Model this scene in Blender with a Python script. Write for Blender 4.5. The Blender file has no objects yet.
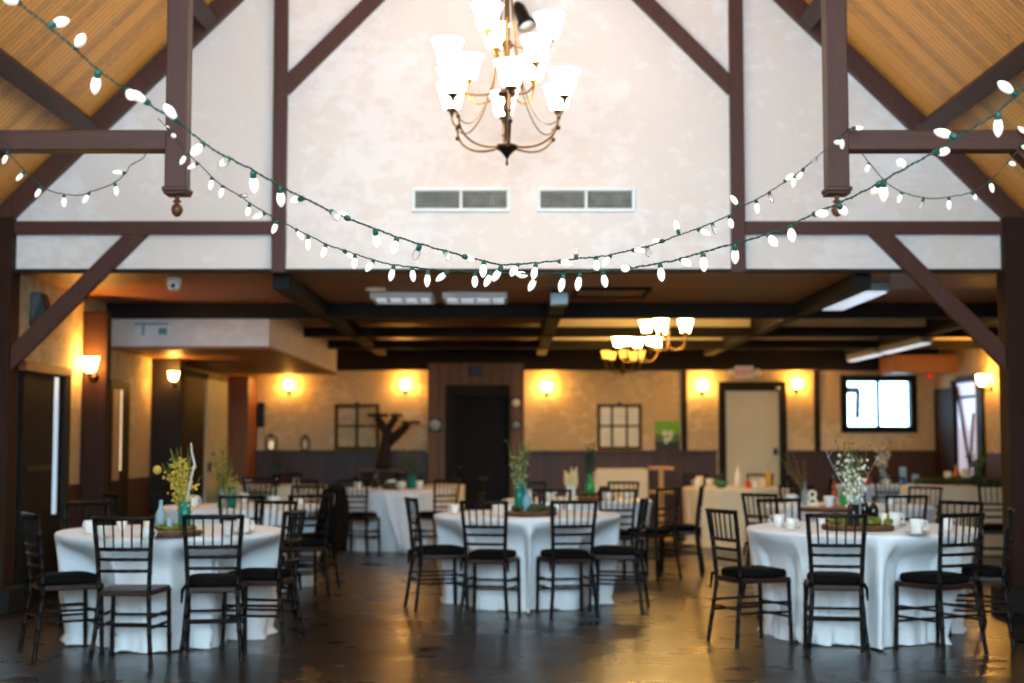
import bpy, math, random
from mathutils import Vector, Matrix
random.seed(7)
PI = math.pi
C = bpy.context.scene.collection
S = bpy.context.scene

# ------------------------------------------------------------------ camera
F, H = 1422.2, 1.42
TH = math.atan(99 / F)
ct, st = math.cos(TH), math.sin(TH)
cd = bpy.data.cameras.new('camera'); cam = bpy.data.objects.new('camera', cd); C.objects.link(cam)
cam.location = (0, 0, H); cam.rotation_euler = (PI / 2 + TH, 0, 0)
cd.sensor_width = 36; cd.lens = F / 1024 * 36
cd.dof.use_dof = True; cd.dof.focus_distance = 5.9; cd.dof.aperture_fstop = 2.0
cd.clip_end = 200
S.camera = cam
S.view_settings.view_transform = 'Standard'; S.view_settings.look = 'None'
S.view_settings.gamma = 1; S.view_settings.exposure = 0.0
S.view_settings.use_curve_mapping = False
try:
    S.cycles.use_denoising = True
    S.cycles.sample_clamp_indirect = 6
except Exception: pass

def ray(px, py):
    u, v = (px - 512) / F, (341.5 - py) / F
    return (u, ct - v * st, st + v * ct)
def at(px, py, y):                      # point of the photo at the depth y, in metres
    r = ray(px, py); t = y / r[1]
    return Vector((r[0] * t, y, H + r[2] * t))

# ------------------------------------------------------------------ materials
def lin(c):
    f = lambda v: v / 12.92 if v <= .04045 else ((v + .055) / 1.055) ** 2.4
    return tuple(f(v / 255) for v in c) + (1,)
class NT:
    def __init__(s, name):
        s.m = bpy.data.materials.new(name); s.m.use_nodes = True
        s.t = s.m.node_tree; s.n = s.t.nodes; s.b = s.n['Principled BSDF']
    def add(s, typ, **kw):
        n = s.n.new(typ)
        for k, v in kw.items():
            if hasattr(n, k): setattr(n, k, v)
            else: n.inputs[k].default_value = v
        return n
    def link(s, a, b): s.t.links.new(a, b)
    def coords(s, scale=(1, 1, 1), rot=(0, 0, 0)):
        tc = s.add('ShaderNodeTexCoord'); mp = s.add('ShaderNodeMapping')
        mp.inputs['Scale'].default_value = scale; mp.inputs['Rotation'].default_value = rot
        s.link(tc.outputs['Object'], mp.inputs['Vector']); return mp.outputs['Vector']
    def noise(s, vec, scale, detail=4, rough=.5):
        n = s.add('ShaderNodeTexNoise'); n.inputs['Scale'].default_value = scale
        n.inputs['Detail'].default_value = detail; n.inputs['Roughness'].default_value = rough
        s.link(vec, n.inputs['Vector']); return n.outputs['Fac']
    def ramp(s, fac, stops):
        r = s.add('ShaderNodeValToRGB'); e = r.color_ramp.elements
        while len(e) < len(stops): e.new(.5)
        for i, (p, c) in enumerate(stops): e[i].position = p; e[i].color = c
        s.link(fac, r.inputs['Fac']); return r.outputs['Color']
    def mix(s, fac, a, b, mode='MIX'):
        m = s.add('ShaderNodeMix'); m.data_type = 'RGBA'; m.blend_type = mode
        for v, i in ((fac, 0), (a, 6), (b, 7)):
            if hasattr(v, 'links'): s.link(v, m.inputs[i])
            else: m.inputs[i].default_value = v
        return m.outputs[2]
    def math(s, op, a, b=0.0):
        m = s.add('ShaderNodeMath'); m.operation = op
        for v, i in ((a, 0), (b, 1)):
            if hasattr(v, 'links'): s.link(v, m.inputs[i])
            else: m.inputs[i].default_value = v
        return m.outputs[0]
    def bump(s, h, strength=.3, dist=.01):
        b = s.add('ShaderNodeBump'); b.inputs['Strength'].default_value = strength; b.inputs['Distance'].default_value = dist
        s.link(h, b.inputs['Height']); s.link(b.outputs['Normal'], s.b.inputs['Normal'])

def plain(name, rgb, rough=.6, metal=0, var=.12, scale=9, spec=.5):
    t = NT(name); c = lin(rgb); v = t.coords()
    dark = tuple(x * (1 - var) for x in c[:3]) + (1,); lite = tuple(min(1, x * (1 + var)) for x in c[:3]) + (1,)
    t.link(t.ramp(t.noise(v, scale, 5), [(.3, dark), (.7, lite)]), t.b.inputs['Base Color'])
    t.b.inputs['Roughness'].default_value = rough; t.b.inputs['Metallic'].default_value = metal
    t.b.inputs['Specular IOR Level'].default_value = spec
    return t.m
def timber(name, rgb, rough=.5, axis=0, spec=.4):
    t = NT(name); c = lin(rgb)
    sc = [22, 22, 22]; sc[axis] = 1.2
    n = t.noise(t.coords(tuple(sc)), 1.6, 6, .6)
    t.link(t.ramp(n, [(.25, tuple(x * .68 for x in c[:3]) + (1,)), (.55, c), (.8, tuple(min(1, x * 1.3) for x in c[:3]) + (1,))]), t.b.inputs['Base Color'])
    t.b.inputs['Roughness'].default_value = rough; t.b.inputs['Specular IOR Level'].default_value = spec
    t.bump(n, .15, .004); return t.m
def plaster(name, rgb, stain, amount=.5):
    t = NT(name); v = t.coords()
    big = t.noise(v, 1.1, 6, .62); fine = t.noise(t.coords((1, 1, 1.6)), 6, 8, .7)
    f = t.math('MULTIPLY', t.math('MULTIPLY', big, fine), 4)
    fac = t.ramp(f, [(.78, (0, 0, 0, 1)), (1.0, (amount,) * 3 + (1,))])
    t.link(t.mix(fac, lin(rgb), lin(stain)), t.b.inputs['Base Color'])
    t.b.inputs['Roughness'].default_value = .85; t.b.inputs['Specular IOR Level'].default_value = .25
    t.bump(t.noise(v, 24, 6, .65), .25, .006); return t.m
def planks(name, base, dark, pitch, axis, grain_axis, rough=.45):
    t = NT(name); tc = t.add('ShaderNodeTexCoord'); sp = t.add('ShaderNodeSeparateXYZ'); t.link(tc.outputs['Object'], sp.inputs[0])
    u = t.math('DIVIDE', sp.outputs[axis], pitch); idx = t.math('FLOOR', u); fr = t.math('SUBTRACT', u, idx)
    wn = t.add('ShaderNodeTexWhiteNoise'); wn.noise_dimensions = '1D'; t.link(idx, wn.inputs['W'])
    sc = [14, 14, 14]; sc[grain_axis] = .9; sc2 = [9, 9, 9]; sc2[grain_axis] = 2.2
    g = t.noise(t.coords(tuple(sc)), 1.7, 6, .6)
    b = lin(base); d = lin(dark)
    col = t.ramp(t.math('ADD', t.math('MULTIPLY', wn.outputs['Value'], .45), t.math('MULTIPLY', g, .6)), [(.2, tuple(x * .62 for x in b[:3]) + (1,)), (.5, b), (.85, tuple(min(1, x * 1.25) for x in b[:3]) + (1,))])
    knot = t.ramp(t.noise(t.coords(tuple(sc2)), 1.3, 2, .5), [(.70, (0, 0, 0, 1)), (.80, (.7, .7, .7, 1))])
    col = t.mix(knot, col, d)
    e = t.ramp(t.math('ABSOLUTE', t.math('SUBTRACT', fr, .5)), [(.40, (0, 0, 0, 1)), (.48, (.8, .8, .8, 1))])
    t.link(t.mix(e, col, d), t.b.inputs['Base Color']); t.b.inputs['Roughness'].default_value = rough
    t.bump(t.math('SUBTRACT', 1, e), .4, .006); return t.m
def glow(name, rgb, strength, base=(245, 240, 230), rough=.4):
    t = NT(name); t.b.inputs['Base Color'].default_value = lin(base); t.b.inputs['Roughness'].default_value = rough
    lw = t.add('ShaderNodeTexNoise'); lw.inputs['Scale'].default_value = 12
    c = lin(rgb); t.link(t.ramp(lw.outputs['Fac'], [(.3, tuple(x * .93 for x in c[:3]) + (1,)), (.7, c)]), t.b.inputs['Emission Color'])
    t.b.inputs['Emission Strength'].default_value = strength; return t.m
def glass(name, rgb, trans=.75, rough=.05):
    t = NT(name); o = t.n['Material Output']
    tr = t.add('ShaderNodeBsdfTransparent'); tr.inputs['Color'].default_value = lin(rgb)
    t.b.inputs['Base Color'].default_value = lin(rgb); t.b.inputs['Roughness'].default_value = rough
    mx = t.add('ShaderNodeMixShader'); n = t.add('ShaderNodeTexNoise'); n.inputs['Scale'].default_value = 5
    r = t.ramp(n.outputs['Fac'], [(0, (1 - trans - .03,) * 3 + (1,)), (1, (1 - trans + .03,) * 3 + (1,))])
    t.link(r, mx.inputs[0]); t.link(tr.outputs[0], mx.inputs[1]); t.link(t.b.outputs[0], mx.inputs[2]); t.link(mx.outputs[0], o.inputs['Surface']); return t.m

M = {}
M['plaster'] = plaster('plaster_gable', (242, 231, 227), (214, 188, 160), .27)
M['plaster_back'] = plaster('plaster_back', (224, 200, 156), (178, 144, 100), .5)
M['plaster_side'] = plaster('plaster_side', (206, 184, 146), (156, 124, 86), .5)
M['beam_x'] = timber('timber_across', (76, 35, 19), .55, 0)
M['beam_y'] = timber('timber_along', (60, 31, 18), .55, 1)
M['beam_z'] = timber('timber_upright', (76, 35, 19), .55, 2)
M['black_x'] = timber('black_timber_across', (26, 18, 15), .8, 0)
M['black_y'] = timber('black_timber_along', (26, 18, 15), .8, 1)
M['black_z'] = timber('black_timber_upright', (26, 18, 15), .8, 2)
M['post'] = timber('dark_shaded_timber', (48, 25, 16), .7, 2, .2)  # shade of the unlit hall posts is put into this darker brown
M['roof'] = planks('pine_boards', (244, 172, 82), (150, 86, 32), .07, 1, 0)
M['ceil'] = planks('brown_boards', (158, 98, 54), (80, 46, 26), .14, 1, 0, .5)
M['cream_panel'] = plain('cream_ceiling_board', (238, 224, 194), .8, 0, .06, 4)
M['wainscot'] = planks('wainscot_boards', (66, 31, 16), (32, 15, 8), .12, 0, 2, .5)
M['wainscot_y'] = planks('wainscot_boards_side', (66, 31, 16), (32, 15, 8), .12, 1, 2, .5)
M['turned'] = timber('turned_finial_wood', (104, 56, 36), .35, 2)
M['redwood'] = timber('red_brown_boards', (128, 72, 40), .5, 2)
M['chimney'] = planks('barn_boards', (104, 68, 40), (46, 28, 18), .16, 0, 2, .6)
M['chair'] = timber('black_lacquer', (15, 9, 8), .45, 2, .2)
M['chair_seat'] = timber('dark_seat_wood', (46, 28, 24), .4, 0, .3)
M['cushion'] = plain('black_cushion_cloth', (14, 12, 12), .9, 0, .2, 30, .1)
M['jacket'] = plain('black_jacket_cloth', (14, 13, 14), .95, 0, .2, 25, .1)
def clothmat(name, rgb):
    t = NT(name); v = t.coords(); n = t.noise(t.coords((1, 1, 1)), 260, 2)
    c = lin(rgb); t.link(t.ramp(t.noise(v, 3, 4), [(.3, tuple(x * .94 for x in c[:3]) + (1,)), (.7, c)]), t.b.inputs['Base Color'])
    t.b.inputs['Roughness'].default_value = .75; t.b.inputs['Sheen Weight'].default_value = .2; t.bump(n, .1, .002); return t.m
M['cloth'] = clothmat('white_tablecloth', (244, 245, 247))
M['cream'] = clothmat('cream_tablecloth', (232, 220, 192))
M['bluecloth'] = clothmat('pale_blue_tablecloth', (176, 206, 236))
M['darkcloth'] = clothmat('black_tablecloth', (28, 24, 24))
M['china'] = plain('white_china', (238, 236, 232), .25, 0, .03)
M['bronze'] = plain('aged_bronze', (122, 92, 50), .35, .9, .25, 14)
M['darkbronze'] = plain('dark_bronze', (58, 40, 30), .4, .8, .25, 14)
M['shade'] = glow('lit_glass_shade', (255, 240, 220), 19.0)
M['shade_warm'] = glow('lit_glass_shade_warm', (255, 204, 120), 75.0)
M['shade_amber'] = glow('lit_glass_shade_amber', (255, 188, 60), 2.6)
M['sconce'] = glow('lit_sconce_shade', (255, 186, 84), 105.0)
M['bulb'] = glow('frosted_bulb', (255, 236, 220), .6, (250, 244, 238), .25)
M['clearbulb'] = glass('clear_bulb', (250, 238, 234), .62, .05)
M['green_wire'] = plain('green_wire', (18, 60, 50), .5, 0, .2, 30)
M['green_socket'] = plain('green_socket', (16, 70, 58), .5, 0, .15, 30)
M['white_metal'] = plain('white_painted_metal', (232, 232, 230), .4, 0, .03)
M['grey_metal'] = plain('grey_metal', (150, 158, 160), .4, .3, .1)
M['dark_metal'] = plain('dark_metal', (26, 25, 25), .4, .5, .1)
M['vent'] = plain('vent_louvre', (150, 148, 138), .5, 0, .3, 12)
M['ventback'] = plain('vent_recess', (64, 62, 56), .8, 0, .2)
M['lens'] = plain('dark_lens', (10, 12, 18), .1, 0, .05)
M['fluo'] = glow('fluorescent_panel', (225, 238, 255), .75, (225, 232, 240))
M['downlight'] = glow('lit_downlight', (255, 228, 150), 2.5)
M['lattice'] = planks('orange_lattice', (156, 96, 44), (74, 42, 22), .06, 0, 1, .5)
M['blackdoor'] = timber('black_door_wood', (17, 12, 11), .6, 2, .15)
M['paledoor'] = plain('pale_door_paint', (216, 208, 176), .55, 0, .05, 3)
M['daylight'] = glow('daylit_pane', (205, 232, 255), .55, (200, 220, 240), .2)
M['warmpane'] = glow('warm_lit_pane', (255, 226, 172), .7, (240, 225, 190), .3)
M['dimpane'] = glow('dim_warm_pane', (200, 140, 80), .16, (120, 84, 50), .3)
M['lilacpane'] = glow('lilac_lit_pane', (210, 205, 235), .55, (210, 208, 225), .3)
M['clearglass'] = glass('window_glass', (235, 245, 250), .93, .03)
M['tealglass'] = glass('teal_glass', (40, 150, 132), .45, .05)
M['blueglass'] = glass('blue_glass', (170, 220, 240), .6, .05)
M['paleglass'] = glass('pale_glass', (205, 225, 230), .6, .05)
M['brownglass'] = plain('dark_bottle_glass', (30, 22, 24), .1, 0, .1)
M['greenglass'] = plain('green_bottle_glass', (40, 150, 70), .12, 0, .1)
M['orangeglass'] = plain('amber_bottle_glass', (170, 66, 22), .12, 0, .1)
M['moss'] = plain('moss', (104, 112, 40), .95, 0, .5, 40)
M['darkmoss'] = plain('dark_moss', (62, 70, 38), .95, 0, .5, 40)
M['bark'] = plain('tree_bark', (88, 60, 40), .9, 0, .35, 30)
M['slice'] = plain('cut_wood', (176, 120, 78), .7, 0, .2, 18)
M['branch'] = plain('dark_branch', (40, 28, 24), .85, 0, .3, 30)
M['twig'] = plain('pale_twig', (196, 196, 190), .8, 0, .15, 30)
M['stem'] = plain('plant_stem', (112, 124, 56), .8, 0, .25, 30)
M['leaf'] = plain('plant_leaf', (84, 108, 62), .7, 0, .3, 30)
M['paleleaf'] = plain('pale_plant_leaf', (150, 164, 116), .7, 0, .25, 30)
M['darkleaf'] = plain('dark_plant_leaf', (46, 62, 46), .7, 0, .3, 30)
M['yellow'] = plain('yellow_petals', (206, 172, 60), .75, 0, .2, 30)
M['whiteflower'] = plain('white_petals', (236, 236, 216), .75, 0, .08, 30)
M['pampas'] = plain('pampas_plume', (226, 204, 150), .9, 0, .12, 30)
M['candle'] = plain('candle_wax', (238, 226, 196), .5, 0, .04)
M['orangecandle'] = plain('orange_gourd', (196, 104, 40), .5, 0, .15)
M['redwax'] = plain('red_ceramic', (206, 66, 40), .4, 0, .1)
M['greenbowl'] = plain('green_ceramic', (40, 104, 70), .35, 0, .15)
M['lightwood'] = timber('light_wood', (206, 158, 88), .5, 0)
M['postergreen'] = plain('poster_green', (112, 168, 24), .6, 0, .15, 6)
M['posterdark'] = plain('poster_dark', (28, 40, 20), .6, 0, .15, 6)
M['posterpale'] = plain('poster_pale', (206, 216, 180), .6, 0, .1, 6)
M['red'] = glow('red_lettering', (190, 20, 20), .12, (200, 30, 30))
M['reddot'] = glow('red_indicator', (255, 30, 40), 1.4, (200, 20, 30))
M['ground'] = plain('outside_ground', (150, 146, 138), .9, 0, .2, 2)

# floor: dark stained polished concrete
t = NT('polished_floor'); v = t.coords()
n1 = t.noise(v, .8, 7, .65); n2 = t.noise(v, 5, 6, .6)
t.link(t.ramp(t.math('ADD', t.math('MULTIPLY', n1, .7), t.math('MULTIPLY', n2, .3)), [(.35, lin((20, 15, 14))), (.5, lin((32, 24, 21))), (.68, lin((54, 40, 33)))]), t.b.inputs['Base Color'])
t.link(t.ramp(t.noise(v, 2.2, 3, .5), [(.1, (.21,) * 3 + (1,)), (.9, (.37,) * 3 + (1,))]), t.b.inputs['Roughness'])
t.b.inputs['Specular IOR Level'].default_value = .5
t.bump(t.noise(t.coords((.7, 1, 1)), 5, 1, .4), .02, .02); M['floor'] = t.m

# ------------------------------------------------------------------ mesh building
class MB:
    def __init__(s): s.v, s.f = [], []
    def add(s, vs, fs):
        b = len(s.v); s.v += [tuple(p) for p in vs]; s.f += [tuple(i + b for i in q) for q in fs]; return s
    def box(s, x0, x1, y0, y1, z0, z1):
        return s.add([(x0, y0, z0), (x1, y0, z0), (x1, y1, z0), (x0, y1, z0), (x0, y0, z1), (x1, y0, z1), (x1, y1, z1), (x0, y1, z1)],
                     [(3, 2, 1, 0), (4, 5, 6, 7), (0, 1, 5, 4), (1, 2, 6, 5), (2, 3, 7, 6), (3, 0, 4, 7)])
    def bar(s, a, b, w, h, up=(0, 0, 1)):        # square section from a to b
        a, b = Vector(a), Vector(b); d = (b - a).normalized(); up = Vector(up)
        if abs(d.dot(up)) > .99: up = Vector((0, 1, 0))
        r = d.cross(up).normalized(); u = r.cross(d)
        vs = [p + r * (i * w / 2) + u * (j * h / 2) for p in (a, b) for i, j in ((-1, -1), (1, -1), (1, 1), (-1, 1))]
        return s.add(vs, [(3, 2, 1, 0), (4, 5, 6, 7), (0, 1, 5, 4), (1, 2, 6, 5), (2, 3, 7, 6), (3, 0, 4, 7)])
    def prism(s, poly, y0, y1):                  # outline in x,z pushed along y
        n = len(poly)
        vs = [(x, y0, z) for x, z in poly] + [(x, y1, z) for x, z in poly]
        return s.add(vs, [tuple(range(n)), tuple(range(2 * n - 1, n - 1, -1))] + [(i, i + n, (i + 1) % n + n, (i + 1) % n) for i in range(n)])
    def tube(s, pts, rad, n=8, cap=True):
        pts = [Vector(p) for p in pts]; k = len(pts)
        rad = [rad] * k if isinstance(rad, (int, float)) else rad
        vs, ref = [], None
        for i, p in enumerate(pts):
            d = (pts[min(i + 1, k - 1)] - pts[max(i - 1, 0)])
            d = d.normalized() if d.length > 1e-9 else Vector((0, 0, 1))
            if ref is None: ref = Vector((1, 0, 0)) if abs(d.x) < .9 else Vector((0, 1, 0))
            r = (ref - d * ref.dot(d)).normalized(); ref = r; u = d.cross(r)
            vs += [p + (r * math.cos(2 * PI * j / n) + u * math.sin(2 * PI * j / n)) * rad[i] for j in range(n)]
        fs = [(i * n + j, i * n + (j + 1) % n, (i + 1) * n + (j + 1) % n, (i + 1) * n + j) for i in range(k - 1) for j in range(n)]
        if cap: fs += [tuple(range(n - 1, -1, -1)), tuple(range((k - 1) * n, k * n))]
        return s.add(vs, fs)
    def lathe(s, prof, n=16, o=(0, 0, 0), axis=(0, 0, 1)):   # prof: (radius, height)
        q = Vector((0, 0, 1)).rotation_difference(Vector(axis)); o = Vector(o)
        vs = [o + q @ Vector((r * math.cos(2 * PI * j / n), r * math.sin(2 * PI * j / n), z)) for r, z in prof for j in range(n)]
        k = len(prof)
        fs = [(i * n + j, i * n + (j + 1) % n, (i + 1) * n + (j + 1) % n, (i + 1) * n + j) for i in range(k - 1) for j in range(n)]
        if prof[0][0] > 1e-6: fs.append(tuple(range(n - 1, -1, -1)))
        if prof[-1][0] > 1e-6: fs.append(tuple(range((k - 1) * n, k * n)))
        return s.add(vs, fs)
    def ball(s, o, r, n=8, m=5, sz=1):
        return s.lathe([(max(1e-7, r * math.sin(PI * i / m)), -r * sz * math.cos(PI * i / m)) for i in range(m + 1)], n, o)
    def build(s, name, m, parent=None, smooth=False, bevel=0, loc=None):
        me = bpy.data.meshes.new(name); me.from_pydata(s.v, [], s.f); me.validate(); me.update()
        me.materials.append(M[m] if isinstance(m, str) else m)
        if smooth:
            for p in me.polygons: p.use_smooth = True
        o = bpy.data.objects.new(name, me); C.objects.link(o)
        if parent: o.parent = parent
        if loc: o.location = loc
        if bevel:
            b = o.modifiers.new('edge', 'BEVEL'); b.width = bevel; b.segments = 2; b.limit_method = 'ANGLE'
        return o
KIDS = {}
def tag(o, label=None, cat=None, group=None, kind=None):
    if label: o['label'] = label
    if cat: o['category'] = cat
    if group: o['group'] = group
    if kind: o['kind'] = kind
    return o
def empty(name, loc=(0, 0, 0), rz=0, **kw):
    o = bpy.data.objects.new(name, None); C.objects.link(o); o.location = loc; o.rotation_euler = (0, 0, rz)
    o.empty_display_size = .1
    return tag(o, **kw)
def kids(o): return [c for c in C.objects if c.parent == o]
def copy_tree(o, parent=None, table=None):
    c = o.copy(); C.objects.link(c)
    for k in ('label', 'group'):
        if parent is None and k in c: del c[k]
    if parent: c.parent = parent
    for ch in table[o.name]: copy_tree(ch, c, table)
    return c
def struct(name, mb, m, parent=None, label=None, **kw):
    o = mb.build(name, m, parent, **kw)
    if parent is None:
        o['kind'] = 'structure'
        if label: o['label'] = label
    return o

# ------------------------------------------------------------------ the hall: floor, gable wall, roof
CX = -.03                       # centre line of the trusses
YW = 12.0                       # gable wall
YT = 8.5                        # truss in front of it
XL, XR = -4.24, 4.18            # inner sides
YB = 22.0                       # back wall
XRR = 6.55                      # right wall of the back room
struct('floor', MB().box(-9, 9, -1.2, 23, -.2, 0), 'floor', label='dark polished floor of the hall')
EA = 3.27
def roofz(x): return EA + (4.23 - abs(x - CX)) * .99
# gable wall above the opening
gw = struct('wall_gable', MB().prism([(XL - .5, 2.862), (XR + .5, 2.862), (XR + .5, roofz(XR + .5) + .42), (CX, roofz(CX) + .42), (XL - .5, roofz(XL - .5) + .42)], YW, YW + .16), 'plaster', label='pale plaster gable wall above the opening')
def wb(name, a, b, w, m, y0=YW - .035, dep=.06, parent=gw):
    a, b = Vector((a[0], y0, a[1])), Vector((b[0], y0, b[1]))
    return MB().bar(a, b, dep, w, (b - a).cross(Vector((0, 1, 0)))).build(name, m, parent, bevel=.006)
wb('bottom_trim', (XL, 2.85), (XR, 2.85), .035, 'black_x')
for sgn, xe in ((-1, XL - .02), (1, XR + .02)):
    px_ = CX + sgn * 1.945
    wb('wall_post', (px_, 2.835), (px_, 6.2), .118, 'beam_z', YW - .04)
    wb('tie_beam', (px_ + sgn * .06, 3.218), (xe, 3.218), .112, 'beam_x')
    wb('upper_brace', (px_ - sgn * .02, 4.41), (CX - sgn * .02, 6.39), .132, 'beam_z', YW - .03)
    wb('rafter', (CX + sgn * 4.5, roofz(CX + 4.5) + .1), (CX, roofz(CX) + .1), .16, 'beam_z', YW - .045, .09)
    kb = [(CX + sgn * 3.252, 3.163), (CX + sgn * 3.048, 3.163), (CX + sgn * 4.2, 1.985), (CX + sgn * 4.2, 2.195)]
    MB().prism(kb if sgn > 0 else kb[::-1], YW - .075, YW - .005).build('knee_brace', 'beam_z', gw, bevel=.006)
    struct('timber_column', MB().box(*((XL - .2, XL + .03) if sgn < 0 else (XR - .03, XR + .2)), YW - .12, YW + .12, .2, 3.3), 'post',
           label='dark timber post at the %s end of the gable wall' % ('left' if sgn < 0 else 'right'), bevel=.01)
    x0, x1 = (XL - .28, XL + .12) if sgn < 0 else (XR - .12, XR + .28)
    struct('baseboard_' + ('left' if sgn < 0 else 'right'), MB().box(x0, x1, YW - .24, YW + .2, 0, .2), 'black_x', label='square plinth under a dark post', bevel=.012)
# roof slopes of pine boards, with purlins
for sgn, nm in ((-1, 'left'), (1, 'right')):
    e = CX + sgn * 5.1
    ridge = (CX, roofz(CX) + .215); eave = (e, roofz(e) + .215)
    sl = struct('ceiling_' + nm, MB().prism([eave, ridge, (ridge[0], ridge[1] + .1), (eave[0], eave[1] + .1)], -1.2, YW), 'roof', label='golden pine board roof slope with dark purlins')
    for xx in (3.56, 2.6, 1.3):
        c = CX + sgn * xx; z = roofz(c) + .14
        MB().bar((c, -1.2, z), (c, YW - .02, z), .14, .2, (sgn * 1, 0, 1)).build('purlin_beam', 'beam_y', sl, bevel=.006)
    MB().bar((CX + sgn * 4.3, YW - .05, roofz(4.3 + CX) + .12), (CX + sgn * 4.31, YW - .05, roofz(CX + 4.31) + .12), .1, .1).build('purlin_end', 'beam_y', sl)
    # side walls of the hall, outside the frame, they carry the roof
    x = (XL - .36) if sgn < 0 else (XR + .36)
    struct('wall_hall_' + nm, MB().box(min(x, x + sgn * .15), max(x, x + sgn * .15), -1.2, YW, 0, roofz(e) + 1.2), 'plaster_side', label='plaster side wall of the hall')
struct('wall_light_block', MB().box(XL - .36, XR + .36, -1.35, -1.2, 0, 1.9), 'plaster_side', label='added low wall blocking sky light behind the camera under the open gable')  # added out of view to hold back low daylight, so light falls from above
# the truss in front
tr = empty('hammer_truss', (CX, YT, 0), label='dark timber hammer-beam truss with two turned pendants before the gable wall', cat='roof truss')
def tb(name, a, b, w, m, dep=.13, bevel=.008):
    a, b = Vector((a[0], 0, a[1])), Vector((b[0], 0, b[1]))
    return MB().bar(a, b, dep, w, (b - a).cross(Vector((0, 1, 0)))).build(name, m, tr, bevel=bevel)
for sgn in (-1, 1):
    px_ = sgn * 1.99
    tb('pendant_post', (px_, 2.93), (px_, 5.9), .128, 'beam_z', .14)
    tb('hammer_beam', (px_ + sgn * .06, 3.222), (sgn * 4.25, 3.222), .122, 'beam_x')
    tb('rafter', (sgn * 4.5, roofz(CX + 4.5) + .1), (0, roofz(CX) + .1), .16, 'beam_z', .14)
    kb = [(sgn * 3.252, 3.162), (sgn * 3.048, 3.162), (sgn * 4.19, 1.985), (sgn * 4.19, 2.195)]
    MB().prism(kb if sgn > 0 else kb[::-1], -.06, .06).build('knee_brace', 'beam_z', tr, bevel=.008)
    tb('upper_brace', (px_ - sgn * .02, 4.45), (0, 6.39), .13, 'beam_z')
    tb('side_post', (sgn * 4.28, 0), (sgn * 4.28, 3.5), .2, 'beam_z', .2)
    cp = MB(); cp.box(px_ - .077, px_ + .077, -.082, .082, 2.912, 2.938); cp.box(px_ - .07, px_ + .07, -.074, .074, 2.895, 2.912)
    cp.build('pendant_cap', 'beam_x', tr, bevel=.006)
    MB().lathe([(.001, .012), (.018, .018), (.031, .036), (.036, .056), (.031, .076), (.016, .09), (.012, .096), (.025, .102), (.026, .11), (.013, .117), (.015, .13), (.026, .146)], 18, (px_, 0, 2.752)).build('finial', 'turned', tr, True)
# air vents
for a, b, w in (((412, 188), (510, 212), 'left'), ((537, 188), (635, 212), 'right')):
    p, q = at(*a, YW), at(*b, YW); x0, x1, z1, z0 = p.x, q.x, p.z, q.z
    v = empty('air_vent', (x0, YW, z0), label='white double-panel air vent on the gable plaster, the %s one' % w, cat='air vent', group='gable air vents')
    w_, h_ = x1 - x0, z1 - z0; f = MB(); fr = .028
    for bx in ((0, w_, 0, fr), (0, w_, h_ - fr, h_), (0, fr, fr, h_ - fr), (w_ - fr, w_, fr, h_ - fr), (w_ / 2 - .012, w_ / 2 + .012, fr, h_ - fr)):
        f.box(bx[0], bx[1], -.03, 0, bx[2], bx[3])
    f.build('frame', 'white_metal', v, bevel=.003)
    for k in (0, 1):
        g = MB(); a0, a1 = (fr, w_ / 2 - .012) if k == 0 else (w_ / 2 + .012, w_ - fr)
        MB().box(a0, a1, -.004, 0, fr, h_ - fr).build('recess', 'ventback', v)
        for i in range(15):
            x = a0 + (i + .5) / 15 * (a1 - a0); g.box(x - .0035, x + .0035, -.02, -.004, fr, h_ - fr)
        for i in range(5):
            z = fr + (i + .5) / 5 * (h_ - 2 * fr); g.box(a0, a1, -.014, -.006, z - .002, z + .002)
        g.build('grille', 'vent', v)
# ------------------------------------------------------------------ back room shell
ZC = 2.855
ZR = 3.02                       # the coffers behind the first cross beam, right of centre, are higher
struct('ceiling', MB().box(XL - .4, XRR + .4, YW + .16, 14.86, ZC, ZC + .12).box(XL - .4, .45, 14.86, YB + .2, ZC, ZC + .12), 'ceil', label='brown board ceiling of the low back room')
struct('wall_front', MB().box(XR + .2, XRR + .2, YW, YW + .16, 0, ZC), 'plaster_side', label='short plaster wall beside the opening')
# back wall with the window opening
wx0, wx1, wz0, wz1 = 5.08, 6.25, 1.54, 2.43
w = MB()
for bx in ((XL - .3, wx0, 0, ZR), (wx1, XRR + .3, 0, ZR), (wx0, wx1, 0, wz0), (wx0, wx1, wz1, ZR)): w.box(bx[0], bx[1], YB, YB + .2, bx[2], bx[3])
bw = struct('wall_back', w, 'plaster_back', label='plaster back wall lit by sconces')
MB().box(XL, 3.15, YB - .03, YB, 0, 1.23).build('wainscot', 'wainscot', bw)
MB().box(4.26, XRR, YB - .03, YB, 0, 1.23).build('wainscot', 'wainscot', bw)
MB().box(XL, -1.32, YB - .13, YB, 1.23, 1.27).build('ledge', 'wainscot', bw)
MB().box(.2, 3.15, YB - .13, YB, 1.23, 1.27).build('ledge', 'wainscot', bw)
MB().box(4.26, XRR, YB - .08, YB, 1.23, 1.27).build('ledge', 'wainscot', bw)
for px_ in (684, 817): 
    x = at(px_, 420, YB).x; MB().box(x - .045, x + .045, YB - .025, YB, 1.27, 2.6).build('wall_batten', 'black_z', bw)
wi = struct('window_1', MB().box(wx0, wx0 + .1, YB - .05, YB + .12, wz0, wz1).box(wx1 - .1, wx1, YB - .05, YB + .12, wz0, wz1).box(wx0 + .1, wx1 - .1, YB - .05, YB + .12, wz0, wz0 + .1).box(wx0 + .1, wx1 - .1, YB - .05, YB + .12, wz1 - .1, wz1), 'blackdoor', label='bright window in a black frame')
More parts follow.
